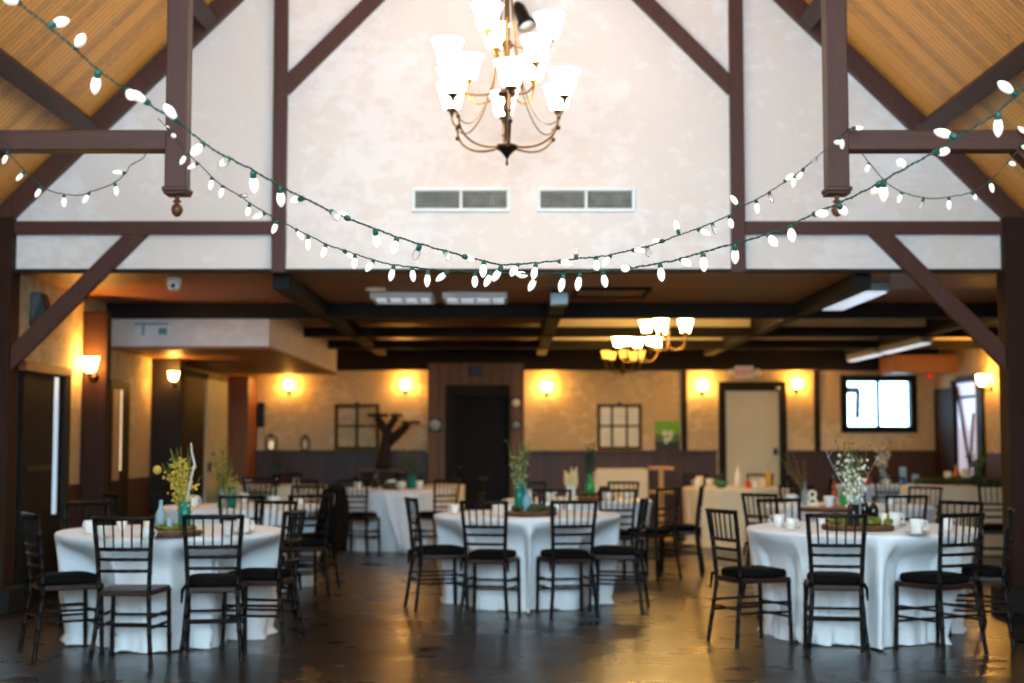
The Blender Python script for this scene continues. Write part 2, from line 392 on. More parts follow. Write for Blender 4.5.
MB().box((wx0 + wx1) / 2 - .022, (wx0 + wx1) / 2 + .022, YB - .02, YB + .08, wz0 + .1, wz1 - .1).build('mullion', 'blackdoor', wi)
for s_ in (0, 1):
    a0 = wx0 + .1 if s_ == 0 else (wx0 + wx1) / 2 + .022; a1 = (wx0 + wx1) / 2 - .022 if s_ == 0 else wx1 - .1
    MB().box(a0, a1, YB + .03, YB + .04, wz0 + .1, wz1 - .1).build('pane', 'clearglass', wi)
# something dark of the porch outside that window
pr = empty('porch_bracket', (0, 23.4, 0), label='dark porch post and rail seen through the bright window', cat='porch')
k = 23.4 / 22
pz = lambda px_, py_: at(px_, py_, 23.4)
a, b = pz(845, 390), pz(858, 395); MB().bar((a.x - .1, 0, a.z), (b.x + .02, 0, a.z), .08, .11).build('rail', 'dark_metal', pr)
a2 = pz(857, 413); MB().bar((b.x, 0, a.z), (a2.x, 0, a2.z - .1), .08, .09).build('bracket', 'dark_metal', pr)
MB().box(a.x - .14, a.x - .02, -.06, .06, 0, 3).build('post', 'dark_metal', pr)
struct('ground_outside', MB().box(-2, 12, 22.3, 40, -.3, -.05), 'ground', label='pale ground outside the window')
# side walls of the back room
lw = struct('wall_left', MB().box(XL - .25, XL, YW, YB, 0, ZC), 'plaster_side', label='plaster left wall of the back room')
MB().box(XL, XL + .02, 13.5, YB, 0, 1.0).build('wainscot', 'wainscot_y', lw)
rw = struct('wall_right', MB().box(XRR, XRR + .2, YW, YB, 0, ZR), 'plaster_side', label='plaster right wall of the back room')
MB().box(XRR - .02, XRR, YW + .2, 19.7, 0, 1.25).build('wainscot', 'wainscot_y', rw)
# cross beams and lengthwise beams
for y in (14.86, 17.56, 19.86):
    struct('ceiling_beam', MB().box(XL, XRR, y - .06, y + .1, 2.70, ZC if y < 15 else 2.82), 'black_x', label='black cross beam under the back room ceiling', bevel=.008)
struct('ceiling_beam', MB().box(XL, XRR, 21.8, 21.98, 2.50, ZR), 'black_x', label='deep black beam along the top of the back wall', bevel=.008)
struct('ceiling_beam', MB().box(.45, XRR, 14.84, 14.96, ZC, ZR), 'black_x', label='black upstand over the first cross beam')
for x in (-1.99, .45, 3.02, 5.18):
    for y0, y1 in ((12.18, 14.8), (14.96, 17.5), (17.66, 19.8), (19.96, 21.8)):
        if x == .45 and y0 < 13: y0 = 13.6
        struct('ceiling_beam', MB().box(x - .075, x + .075, y0, y1, 2.72, ZC if x < 0 or y0 < 14 else ZR), 'black_y', label='black lengthwise beam between the cross beams', bevel=.008)
# plaster bulkhead by the left wall
bk = struct('wall_bulkhead', MB().box(XL, -2.57, 14.98, 20.8, 2.41, ZC), 'plaster', label='dropped plaster bulkhead with a brown underside')
MB().box(XL, -2.55, 14.96, 20.82, 2.385, 2.41).build('soffit_board', 'ceil', bk)
struct('ceiling_panel', MB().box(.45, XRR + .4, 14.86, YB + .2, ZR, ZR + .1), 'cream_panel', label='cream raised ceiling panel over the right-hand coffers')
for a_, b_ in ((.525, 2.945), (3.095, 5.105), (5.255, XRR)):
    for y0 in (17.5, 19.8):
        struct('ceiling_panel', MB().box(a_, b_, y0 - .005, y0 + .165, 2.82, ZR), 'cream_panel', label='cream fascia above a black cross beam')
# columns along the left wall
for x1, y0, y1, m, l in ((-3.99, 14.0, 14.14, 'post', 'brown timber column carrying a sconce on the left wall'), (-3.9, 16.7, 17.0, 'black_z', 'black timber column half way along the left wall'), (-3.93, 21.2, 21.96, 'redwood', 'red-brown board column in the back corner')):
    struct('timber_column', MB().box(XL, x1, y0, y1, 0, 2.38 if y0 > 15 else ZC - .16), m, label=l, bevel=.012)
# doors on the left wall
d1 = struct('door_1', MB().box(XL, XL + .05, 12.2, 13.34, 0, 2.02), 'blackdoor', label='dark door with a daylit glass edge at the front of the left wall')
MB().box(XL, XL + .09, 12.15, 13.42, 2.02, 2.1).build('door_frame', 'redwood', d1)
MB().box(XL, XL + .08, 13.25, 13.42, 0, 2.02).build('door_frame', 'black_z', d1)
MB().box(XL + .05, XL + .056, 13.02, 13.13, .75, 2.0).build('pane', 'daylight', d1)
MB().box(XL + .05, XL + .07, 12.3, 12.95, 1.15, 1.2).build('push_bar', 'dark_metal', d1)
d2 = struct('door_2', MB().box(XL, XL + .05, 14.86, 15.6, 0, 2.06), 'blackdoor', label='black framed door with a warm lit pane')
MB().box(XL + .05, XL + .056, 14.95, 15.2, 1.0, 1.96).build('pane', 'dimpane', d2)
MB().box(XL + .056, XL + .06, 15.21, 15.27, 1.1, 1.96).build('pane', 'warmpane', d2)
d3 = struct('door_3', MB().box(XL, XL + .06, 17.6, 19.35, 0, 2.25), 'blackdoor', label='pair of black doors on the left wall')
MB().box(XL, XL + .09, 17.5, 19.45, 2.25, 2.33).build('door_frame', 'black_y', d3)
d4 = struct('door_4', MB().box(XL, XL + .06, 19.5, 20.95, 0, 2.27), 'paledoor', label='pale door panel near the back of the left wall')
MB().box(XL + .06, XL + .1, 19.62, 19.68, 1.0, 1.12).build('door_handle', 'dark_metal', d4)
# pale box on the bulkhead front
p, q = at(132, 322, 14.9), at(168, 335, 14.9)
ub = empty('wall_unit', (p.x, 14.98, q.z), label='pale wall unit with a grey bracket on the bulkhead front', cat='wall unit')
w_, h_ = q.x - p.x, p.z - q.z
MB().box(0, w_, -.05, 0, 0, h_).build('casing', 'white_metal', ub, bevel=.01)
MB().box(.02, w_, -.062, -.05, h_ * .8, h_ * .95).build('rail', 'grey_metal', ub)
MB().box(.10, .125, -.062, -.05, 0, h_ * .8).build('bracket', 'grey_metal', ub)
MB().box(w_ * .72, w_ * .95, -.058, -.05, .01, h_ * .55).build('panel', 'blueglass', ub)
# centre wood breast with dark doorway
x0, x1 = at(428, 400, 21.7).x, at(524, 400, 21.7).x
dx0, dx1 = at(445, 400, 21.66).x, at(510, 400, 21.66).x
br = struct('wall_breast', MB().box(x0, dx0, 21.7, 22, 0, 2.6).box(dx1, x1, 21.7, 22, 0, 2.6).box(dx0, dx1, 21.7, 22, 2.27, 2.6), 'chimney', label='rough board breast with a black doorway in the back wall')
d5 = struct('door_5', MB().box(dx0 + .14, dx1 - .02, 21.9, 21.94, 0, 2.1), 'blackdoor', label='black door in the board breast')
f = MB().box(dx0, dx0 + .14, 21.74, 21.97, 0, 2.27).box(dx1 - .02, dx1, 21.74, 21.97, 0, 2.27).box(dx0 + .14, dx1 - .02, 21.74, 21.97, 2.1, 2.27); f.build('door_frame', 'black_z', d5)
MB().lathe([(.001, 0), (.03, .01), (.03, .05), (.001, .06)], 12, (dx0 + .22, 21.9, 1.0), (0, -1, 0)).build('door_knob', 'bronze', d5, True)
def disc(px_, py_, y, r, label, m='grey_metal', back='dark_metal', nm='wall_gauge', cat='gauge'):
    p = at(px_, py_, y - .03); e = empty(nm, (p.x, y, p.z), label=label, cat=cat)
    MB().box(-r * 1.15, r * 1.15, -.02, 0, -r * 1.3, r * 1.3).build('back_plate', back, e, bevel=.006)
    MB().lathe([(r, 0), (r, .02), (r * .8, .035), (.001, .04)], 18, (0, -.02, 0), (0, -1, 0)).build('dial', m, e, True)
    return e
disc(435, 425, 21.7, .085, 'round blue-grey gauge on the boards beside the black door', 'grey_metal')
disc(516, 403, 21.7, .06, 'upper pale round dial to the right of the black door', 'white_metal')
disc(516, 425, 21.7, .055, 'lower pale round dial to the right of the black door', 'grey_metal')
p, q = at(469, 366, 21.66), at(483, 376, 21.66)
e = empty('alarm_box', (p.x, 21.7, q.z), label='small black box above the black doorway', cat='alarm'); MB().box(0, q.x - p.x, -.07, -.01, 0, p.z - q.z).build('casing', 'dark_metal', e, bevel=.01); MB().box(.02, q.x - p.x - .02, -.01, 0, .02, p.z - q.z - .02).build('mount_plate', 'grey_metal', e)
# pale door with black frame, exit sign
p, q = at(718, 382, YB), at(785, 382, YB)
d6 = struct('door_6', MB().box(p.x + .1, q.x - .11, YB - .05, YB - .01, 0, p.z - .14), 'paledoor', label='pale yellow door in a black frame under the exit sign')
MB().box(p.x, p.x + .1, YB - .1, YB, 0, p.z).box(q.x - .11, q.x, YB - .1, YB, 0, p.z).box(p.x + .1, q.x - .11, YB - .1, YB, p.z - .14, p.z).build('door_frame', 'black_z', d6)
MB().box(q.x - .2, q.x - .15, YB - .11, YB - .05, 1.2, 1.3).build('door_handle', 'dark_metal', d6)
MB().lathe([(.03, 0), (.03, .03), (.001, .04)], 12, (q.x - .14, YB - .1, p.z - .1), (0, -1, 0)).build('closer', 'grey_metal', d6, True)
p, q = at(729, 366, 21.7), at(760, 378, 21.7)
ex = empty('exit_sign', ((p.x + q.x) / 2, 21.76, q.z), label='white sign with red EXIT letters above the pale yellow door', cat='exit sign')
w_, h_ = q.x - p.x, p.z - q.z
MB().box(-w_ * .3, w_ * .3, -.06, 0, 0, h_).build('casing', 'white_metal', ex, bevel=.008)
for s_ in (-1, 1):
    MB().lathe([(.03, 0), (.055, .05), (.055, .09), (.001, .1)], 14, (s_ * w_ * .42, 0, h_ * .45), (0, -1, 0)).build('lamp_head', 'white_metal', ex, True)
tx = bpy.data.curves.new('lettering', 'FONT'); tx.body = 'EXIT'; tx.size = h_ * .72; tx.align_x = 'CENTER'; tx.extrude = .003
tmp = bpy.data.objects.new('lettering_text', tx); C.objects.link(tmp); me = bpy.data.meshes.new_from_object(tmp); bpy.data.objects.remove(tmp)
to = bpy.data.objects.new('lettering', me); C.objects.link(to); to.parent = ex; to.location = (0, -.064, h_ * .24); to.rotation_euler = (PI / 2, 0, 0); to.data.materials.clear(); to.data.materials.append(M['red'])
MB().box(-.04, .04, 0, .1, h_ * .4, h_ * .6).build('bracket', 'dark_metal', ex)
# fire alarm with red light
p = at(930, 375, YB - .03)
fa = empty('alarm_light', (p.x, YB, p.z), label='small alarm with a red light on the plaster right of the window', cat='alarm')
MB().box(-.05, .05, -.03, 0, -.06, .06).build('casing', 'plaster_side', fa, bevel=.006); MB().ball((0, -.035, 0), .04, 10, 6).build('lamp', 'reddot', fa, True)
# right wall: dark door and lit glass door
d7 = struct('door_7', MB().box(XRR - .05, XRR, 20.95, 21.9, 0, 2.2), 'post', label='dark red-brown door in the right wall')
MB().box(XRR - .09, XRR, 20.85, 20.95, 0, 2.3).build('door_frame', 'black_z', d7)
MB().box(XRR - .08, XRR - .05, 21.0, 21.06, 1.0, 1.1).build('door_handle', 'dark_metal', d7)
d8 = struct('door_8', MB().box(XRR - .05, XRR, 19.72, 20.84, 0, 2.35), 'blackdoor', label='glazed door with pale light in the right wall')
MB().box(XRR - .058, XRR - .05, 19.95, 20.74, .9, 2.25).build('pane', 'lilacpane', d8)
MB().bar((XRR - .065, 20.7, 2.2), (XRR - .065, 20.15, .95), .012, .06, (1, 0, 0)).build('cross_bar', 'black_z', d8)
MB().bar((XRR - .065, 19.99, 1.8), (XRR - .065, 20.2, .95), .012, .05, (1, 0, 0)).build('cross_bar', 'black_z', d8)
MB().box(XRR - .066, XRR - .05, 19.95, 20.74, 2.02, 2.06).build('glazing_bar', 'black_z', d8)
struct('wall_header', MB().box(5.62, XRR, 20.9, 21.75, 2.42, 2.68), 'ceil', label='rough board header over the corner doors')
# ------------------------------------------------------------------ ceiling fixtures
def troffer(a, b, y0, y1, label):
    x0, x1 = at(*a, y0).x, at(*b, y0).x
    e = empty('ceiling_light', ((x0 + x1) / 2, y0, ZC), label=label, cat='ceiling light', group='four-cell ceiling lights')
    w_ = (x1 - x0) / 2; d = y1 - y0; f = MB()
    for bx in ((-w_, w_, 0, .03), (-w_, w_, d - .03, d), (-w_, -w_ + .03, .03, d - .03), (w_ - .03, w_, .03, d - .03)): f.box(bx[0], bx[1], bx[2], bx[3], -.06, 0)
    for i in (1, 2, 3): f.box(-w_ + i * w_ / 2 - .012, -w_ + i * w_ / 2 + .012, .03, d - .03, -.05, 0)
    f.build('frame', 'white_metal', e); MB().box(-w_ + .02, w_ - .02, .02, d - .02, -.02, -.002).build('diffuser', 'fluo', e)
troffer((370, 295), (432, 295), 13.72, 14.32, 'white four-cell ceiling light nearer the round downlight')
troffer((442, 295), (507, 295), 13.72, 14.32, 'white four-cell ceiling light second from the round downlight')
p = at(376, 287, 13.4); dl = empty('downlight', (p.x, 13.35, ZC), label='small round yellow downlight in the board ceiling', cat='downlight')
MB().lathe([(.09, 0), (.1, -.012), (.1, -.02), (.082, -.022), (.082, 0)], 22).build('trim_ring', 'white_metal', dl, True); MB().lathe([(.08, -.006), (.001, -.008)], 22).build('lamp', 'downlight', dl, True)
def strip(x, y0, y1, w_, z, label):
    e = empty('strip_light', (x, y0, z), label=label, cat='strip light', group='fluorescent strip lights')
    MB().box(-w_ / 2 - .02, w_ / 2 + .02, 0, y1 - y0, 0, .08).build('ceiling_mount', 'grey_metal', e, bevel=.005); MB().box(-w_ / 2, w_ / 2, .02, y1 - y0 - .02, -.02, 0).build('diffuser', 'fluo', e, bevel=.01)
strip(3.3, 12.85, 14.6, .22, ZC - .08, 'broad cool strip light on the ceiling behind the right-hand brace')
strip(5.18, 17.7, 19.75, .11, 2.64, 'cool strip light under the far right beam, the nearer of two in line')
strip(5.18, 20.0, 21.7, .11, 2.64, 'cool strip light under the far right beam, the one nearest the back window')
lt = empty('ceiling_grille', (.95, 13.3, ZC), label='orange-brown lattice panel set in the board ceiling', cat='ceiling grille')
MB().box(-.32, .32, 0, .7, -.012, 0).build('lattice', 'lattice', lt)
MB().box(-.36, .36, -.04, 0, -.03, 0).box(-.36, .36, .7, .74, -.03, 0).box(-.36, -.32, 0, .7, -.03, 0).box(.32, .36, 0, .7, -.03, 0).build('frame', 'black_x', lt)
bx = empty('junction_box', (.45, 13.45, 2.76), label='small grey box on the end of the centre ceiling beam', cat='box')
MB().box(-.085, .085, -.02, .14, -.055, .06).build('mount_box', 'grey_metal', bx, bevel=.006)
# dome camera
p = at(174, 281, 12.5); MB().lathe([(.072, 0), (.072, -.008), (.001, -.008)], 20, (at(174, 281, 12.5).x, 12.5, ZC)); dc = empty('security_camera', (p.x, 12.5, ZC), label='white dome security camera under the low ceiling edge', cat='security camera')
MB().lathe([(.066, 0), (.068, -.03), (.064, -.06)], 22).build('ceiling_mount', 'white_metal', dc, True)
MB().lathe([(.064, -.06), (.056, -.09), (.038, -.112), (.001, -.122)], 22).build('dome', 'white_metal', dc, True)
MB().ball((.006, -.052, -.075), .02, 12, 8).build('lens', 'lens', dc, True)
# wall speakers
sp = empty('wall_speaker', (XL, 12.55, 2.42), label='black speaker high on the wall beside the front left post', cat='speaker')
MB().add([(0, -.1, 0), (0, .1, 0), (.17, .08, .05), (.17, -.08, .05), (0, -.1, .3), (0, .1, .3), (.1, .08, .3), (.1, -.08, .3)], [(0, 3, 2, 1), (4, 5, 6, 7), (0, 4, 7, 3), (1, 2, 6, 5), (3, 7, 6, 2), (0, 1, 5, 4)]).build('cabinet', 'dark_metal', sp, bevel=.01)
sp = empty('wall_speaker', (at(260, 414, 21.8).x, YB, at(260, 427, 21.8).z), label='narrow black speaker in the back left corner', cat='speaker')
MB().box(-.05, .05, -.15, -.02, 0, .38).build('cabinet', 'dark_metal', sp, bevel=.01); MB().box(-.02, .02, -.02, 0, .12, .24).build('bracket', 'dark_metal', sp)
# ------------------------------------------------------------------ sconces
def sconce(loc, n, label, k=1.):           # n: unit vector off the wall
    a = math.atan2(n[1], n[0]) + PI / 2
    e = empty('wall_sconce', loc, a, label=label, cat='wall lamp', group='lit wall sconces')
    e.scale = (k, k, k)             # local -y points into the room
    MB().lathe([(.001, .03), (.035, .025), (.05, .006), (.05, 0)], 16, (0, 0, -.1), (0, -1, 0)).build('back_plate', 'darkbronze', e, True)
    MB().tube([(0, -.01, -.1), (0, -.06, -.13), (0, -.11, -.13), (0, -.13, -.1), (0, -.13, -.07)], .009, 8).build('arm', 'darkbronze', e, True)
    MB().lathe([(.001, -.1), (.02, -.09), (.035, -.065), (.03, -.06)], 14, (0, -.13, 0)).build('cup', 'darkbronze', e, True)
    MB().lathe([(.03, -.065), (.055, -.04), (.068, 0), (.075, .05), (.09, .085), (.084, .085), (.068, .05), (.06, 0), (.001, -.05)], 18, (0, -.13, 0)).build('lamp_shade', 'sconce', e, True)
SC = [(288, 386, 'lit sconce on the back plaster nearest the left corner'), (405, 386, 'lit sconce on the back plaster left of the board breast'), (547, 388, 'lit sconce on the back plaster right of the board breast'), (703, 387, 'lit sconce between the batten and the pale door'), (798, 385, 'lit sconce between the pale door and the window')]
for px_, py_, l in SC:
    p = at(px_, py_, YB - .13); sconce((p.x, YB, p.z), (0, -1), l, .82)
p = at(90, 366, 13.87); sconce((p.x - .0, 14.0, p.z), (0, -1), 'lit sconce on the brown column by the left wall')
p = at(172, 377, 16.57); sconce((-3.955, 16.7, p.z), (0, -1), 'lit sconce on the black column by the left wall', .72)
p = at(995, 381, 19.3); sconce((XRR, 19.4, p.z), (-1, 0), 'lit sconce on the right wall beside the glazed door')
# ------------------------------------------------------------------ chandeliers
SH = [(.045, 0), (.062, .02), (.07, .06), (.078, .10), (.094, .145), (.108, .168), (.102, .168), (.086, .145), (.069, .10), (.06, .06), (.05, .02), (.001, .012)]
def shade_at(e, p, k, m):
    MB().lathe([(.001, -.05), (.012, -.045), (.014, -.03), (.04, -.006), (.05, .004), (.044, .01)], 14, p).build('cup', 'bronze', e, True)
    MB().lathe([(r * k, z * k) for r, z in SH], 20, p).build('lamp_shade', m, e, True)
def bez(p0, p1, p2, p3, n=14):
    p0, p1, p2, p3 = map(Vector, (p0, p1, p2, p3)); o = []
    for i in range(n + 1):
        t_ = i / n; o.append(p0 * (1 - t_) ** 3 + p1 * 3 * t_ * (1 - t_) ** 2 + p2 * 3 * t_ * t_ * (1 - t_) + p3 * t_ ** 3)
    return o
YC = 10.0
c0 = at(507, 147, YC)
ch = empty('chandelier', (c0.x, YC, c0.z), label='large bronze three-tier chandelier with lit glass shades before the gable', cat='chandelier')
MB().lathe([(.001, -.135), (.008, -.13), (.01, -.11), (.005, -.095), (.01, -.08), (.022, -.06), (.045, -.035), (.075, -.015), (.078, .012), (.05, .02), (.03, .03), (.02, .05), (.018, .24), (.03, .26), (.032, .30), (.02, .32), (.02, .36), (.06, .37), (.07, .39), (.05, .41), (.022, .42), (.02, .7), (.04, .72), (.04, .76), (.018, .78), (.016, 1.25), (.05, 1.28), (.06, 1.31), (.02, 1.34)], 18).build('column', 'darkbronze', ch, True)
for k in range(6):
    a = -PI / 2 + k * PI / 3 + .06; R = .45; dx, dy = math.cos(a), math.sin(a)
    P = lambda r, z: Vector((dx * r, dy * r, z))
    MB().tube(bez(P(.06, 0), P(.25, -.05), P(.40, .03), P(.40, .16), 12) + bez(P(.40, .16), P(.405, .2), P(R, .2), P(R, .27), 5)[1:], .0085, 8).build('arm', 'bronze', ch, True)
    MB().tube(bez(P(.41, .17), P(.30, .04), P(.16, .22), P(.07, .66), 14), .005, 6).build('support_rod', 'bronze', ch, True)
    MB().ball(P(.40, .1), .018, 10, 6).build('boss', 'darkbronze', ch, True); MB().ball(P(.405, .17), .015, 10, 6).build('boss', 'darkbronze', ch, True)
    shade_at(ch, P(R, .32), 1.05, 'shade')
def tier(cups, z, hubz):
    for pxo, dep in cups:
        q = Vector((pxo * (YC + dep) / F, dep, z)); d = Vector((q.x, q.y, 0)); L = d.length; d.normalize()
        MB().tube(bez((d * .03) + Vector((0, 0, hubz)), d * (L * .6) + Vector((0, 0, hubz - .06)), d * L + Vector((0, 0, hubz - .05)), q + Vector((0, 0, -.05)), 12), .0085, 8).build('arm', 'bronze', ch, True)
        shade_at(ch, q, 1.05, 'shade')
tier([(-60, -.16), (27, .28), (30, -.22), (-40, .26)], .55, .39)
tier([(-20, -.22), (-12, .25), (43, 0)], .78, .74)
for k in range(3):
    a = PI / 6 + k * 2 * PI / 3
    MB().tube(bez((.02 * math.cos(a), .02 * math.sin(a), 1.26), (.05 * math.cos(a), .05 * math.sin(a), 1.0), (.06 * math.cos(a), .06 * math.sin(a), .7), (.13 * math.cos(a), .13 * math.sin(a), .42), 10), .009, 8).build('support_rod', 'bronze', ch, True)
ztop = roofz(CX) + .3
chn = MB(); z = 1.34; i = 0
while c0.z + z < ztop:
    q = []; 
    for j in range(9):
        t_ = 2 * PI * j / 8; q.append((math.cos(t_) * .016 * (i % 2), math.cos(t_) * .016 * ((i + 1) % 2), z + .03 + math.sin(t_) * .034))
    chn.tube(q, .004, 5, False); z += .052; i += 1
chn.build('chain', 'bronze', ch, True)
def small_chandelier(x, y, zc, n, R, m, label, k=.95, ph=0.):
    e = empty('chandelier', (x, y, zc), label=label, cat='chandelier')
    MB().lathe([(.001, -.24), (.008, -.23), (.02, -.21), (.035, -.19), (.04, -.17), (.015, -.15), (.012, .1), (.012, ZR - zc - .02), (.05, ZR - zc - .012), (.05, ZR - zc)], 14).build('column', 'darkbronze', e, True)
    for i in range(n):
        a = ph + 2 * PI * i / n; P = lambda r, z: Vector((math.cos(a) * r, math.sin(a) * r, z))
        MB().tube(bez(P(.02, -.17), P(R * .6, -.24), P(R, -.16), P(R, -.045), 10), .008, 7).build('arm', 'bronze', e, True)
        shade_at(e, P(R, 0), k, m)
q = at(668, 333, 15.9); small_chandelier(q.x, 15.9, q.z, 5, .24, 'shade_warm', 'bronze chandelier with bright shades nearest in the low back room', .8, .5)
q = at(638, 347, 18.7); small_chandelier(q.x, 18.7, q.z, 5, .27, 'shade_warm', 'bronze chandelier with bright shades second along the low back room', .78, .25)
q = at(623, 358, 21.0); small_chandelier(q.x, 21.0, q.z - .02, 5, .27, 'shade_amber', 'bronze chandelier with amber shades closest to the back wall', .72, .9)
# black spot lamp beside the chandelier, on the gable wall
p = at(527, 26, 11.6)
sl = empty('spot_lamp', (p.x, 11.6, p.z), label='black spot lamp on a bracket high on the gable behind the chandelier', cat='spot lamp')
MB().lathe([(.075, 0), (.075, .03), (.06, .06), (.055, .2), (.03, .25), (.001, .26)], 18, (0, -.06, -.02), (-.35, .35, .9)).build('housing', 'dark_metal', sl, True)
MB().lathe([(.068, -.003), (.001, -.006)], 18, (0, -.06, -.02), (-.35, .35, .9)).build('lens', 'white_metal', sl, True)
MB().tube([(-.06, 0, .16), (-.06, .2, .24), (-.06, .4, .24)], .014, 8).build('bracket', 'dark_metal', sl, True)

# ------------------------------------------------------------------ string lights
BULB = [(.008, 0), (.0105, .005), (.0135, .016), (.0148, .026), (.0138, .037), (.010, .048), (.005, .056), (.001, .059)]
bulb_me = {}
def light_string(name, label, cord, bulbs, depth, end_pts=()):
    P0 = at(*cord[0], depth(cord[0][0]))
    e = empty('light_string', P0, label=label, cat='string lights')
    pts = [at(x, y, depth(x)) - P0 for x, y in cord]
    fine = []
    for i in range(len(pts) - 1):
        for j in range(6):
            t_ = j / 6; a, b = pts[i], pts[i + 1]
            pm = pts[i - 1] if i else a; pn = pts[i + 2] if i + 2 < len(pts) else b
            q = .5 * ((2 * a) + (b - pm) * t_ + (2 * pm - 5 * a + 4 * b - pn) * t_ * t_ + (3 * a - pm - 3 * b + pn) * t_ ** 3)
            fine.append(q + Vector((0, random.uniform(-.003, .003), random.uniform(-.0025, .0025))))
    fine.append(pts[-1])
    # two twisted wires, thinner than a pencil
    tw = MB()
    for ph in (0, PI):
        dense = []
        for i in range(len(fine) - 1):
            for j in range(3):
                q = fine[i].lerp(fine[i + 1], j / 3); n_ = i * 3 + j
                dense.append(q + Vector((0, math.cos(n_ * .9 + ph) * .0022, math.sin(n_ * .9 + ph) * .0022)))
        tw.tube(dense, .0021, 5)
    tw.build('cord', 'green_wire', e, True)
    for bb in bulbs:
        (sx, sy), (tx_, ty_) = bb[0], bb[1]; clear = len(bb) > 2 and bb[2] == 'c'
        d = depth(sx); a = at(sx, sy, d); b = at(tx_, ty_, d); v_ = b - a; L = v_.length; full = .076
        a2 = a - P0
        lim = min(L, full)
        off = math.sqrt(max(0, full ** 2 - lim ** 2)) * (-1 if random.random() < .7 else 1)
        dirv = (v_.normalized() * lim + Vector((0, off, 0))).normalized()
        q = Vector((0, 0, 1)).rotation_difference(dirv)
        key = 'c' if clear else 'b'
        if key not in bulb_me:
            o = MB().lathe(BULB, 14).build('bulb', 'clearbulb' if clear else 'bulb', e, True)
            so = MB().lathe([(.005, -.02), (.008, -.018), (.0098, -.013), (.0098, .003), (.0085, .006)], 12).build('socket', 'green_socket', o, True)
            bulb_me[key] = (o.data, so.data)
        else:
            o = bpy.data.objects.new('bulb', bulb_me[key][0]); C.objects.link(o); o.parent = e
            so = bpy.data.objects.new('socket', bulb_me[key][1]); C.objects.link(so); so.parent = o
        o.rotation_mode = 'QUATERNION'; o.rotation_quaternion = q; o.location = a2 + dirv * .02
def dlin(x0, d0, x1, d1): return lambda x: 1 / (1 / d0 + (1 / d1 - 1 / d0) * (x - x0) / (x1 - x0))
A_c = [(-40, -42), (-12, -20), (5, -8), (20, 4), (48, 26), (75, 49), (98, 70), (127, 90), (150, 105), (178, 122), (204, 143), (229, 158), (253, 170), (280, 186), (303, 198), (331, 211), (349, 219), (375, 229), (397, 237), (420, 244), (445, 251), (463, 256), (484, 261), (502, 265), (518, 264), (536, 263), (558, 261), (576, 259), (596, 257), (611, 255), (632, 250), (647, 246), (664, 241), (679, 235), (697, 229), (712, 223), (729, 215), (739, 208), (756, 200), (769, 192), (783, 183), (794, 176), (804, 168), (816, 158), (833, 143), (842, 135), (852, 128), (858, 131)]
A_b = [((20, 3), (14, 6)), ((48, 26), (62, 14)), ((75, 49), (90, 41)), ((98, 70), (90, 90)), ((128, 90), (138, 103)), ((150, 104), (134, 96)), ((178, 122), (170, 110)), ((204, 143), (196, 158)), ((229, 158), (224, 170), 'c'), ((253, 171), (252, 190)), ((280, 186), (279, 204)), ((303, 198), (289, 199)), ((331, 211), (341, 222), 'c'), ((349, 219), (337, 211)), ((375, 229), (376, 245)), ((397, 238), (394, 255)), ((420, 245), (413, 258), 'c'), ((445, 251), (450, 262), 'c'), ((463, 256), (473, 258)), ((484, 261), (483, 278)), ((502, 266), (493, 280)), ((518, 264), (511, 277)), ((536, 264), (533, 280)), ((558, 261), (571, 266)), ((576, 259), (577, 246), 'c'), ((596, 257), (596, 272)), ((611, 255), (602, 267)), ((632, 250), (643, 253)), ((647, 247), (648, 258), 'c'), ((664, 241), (654, 240)), ((679, 234), (676, 220)), ((697, 229), (709, 236)), ((712, 223), (715, 235), 'c'), ((729, 216), (731, 229)), ((739, 207), (730, 197)), ((756, 200), (757, 214)), ((769, 192), (771, 204), 'c'), ((784, 182), (791, 176)), ((794, 176), (792, 188)), ((804, 168), (799, 178)), ((816, 158), (812, 164), 'c'), ((833, 142), (838, 145)), ((842, 136), (842, 149)), ((852, 128), (864, 127))]
light_string('a', 'green-wired light string falling from the near ceiling on the left to the right pendant', A_c, A_b, dlin(90, 4.0, 858, 8.38))
B_c = [(158, 118), (165, 126), (175, 138), (187, 153), (199, 164), (212, 177), (223, 186), (240, 196), (250, 203), (266, 213), (278, 220), (296, 229), (308, 235), (326, 244), (343, 250), (355, 254), (374, 260), (394, 265), (412, 267), (428, 269), (449, 271), (475, 272), (492, 272), (513, 273), (537, 274), (564, 273), (580, 272), (603, 271), (630, 268), (660, 263), (680, 259), (703, 252), (735, 243), (768, 234), (790, 226), (813, 214), (838, 204), (862, 192), (884, 180), (905, 168), (933, 153), (957, 138), (980, 124), (998, 112), (1016, 96), (1040, 80), (1070, 58)]
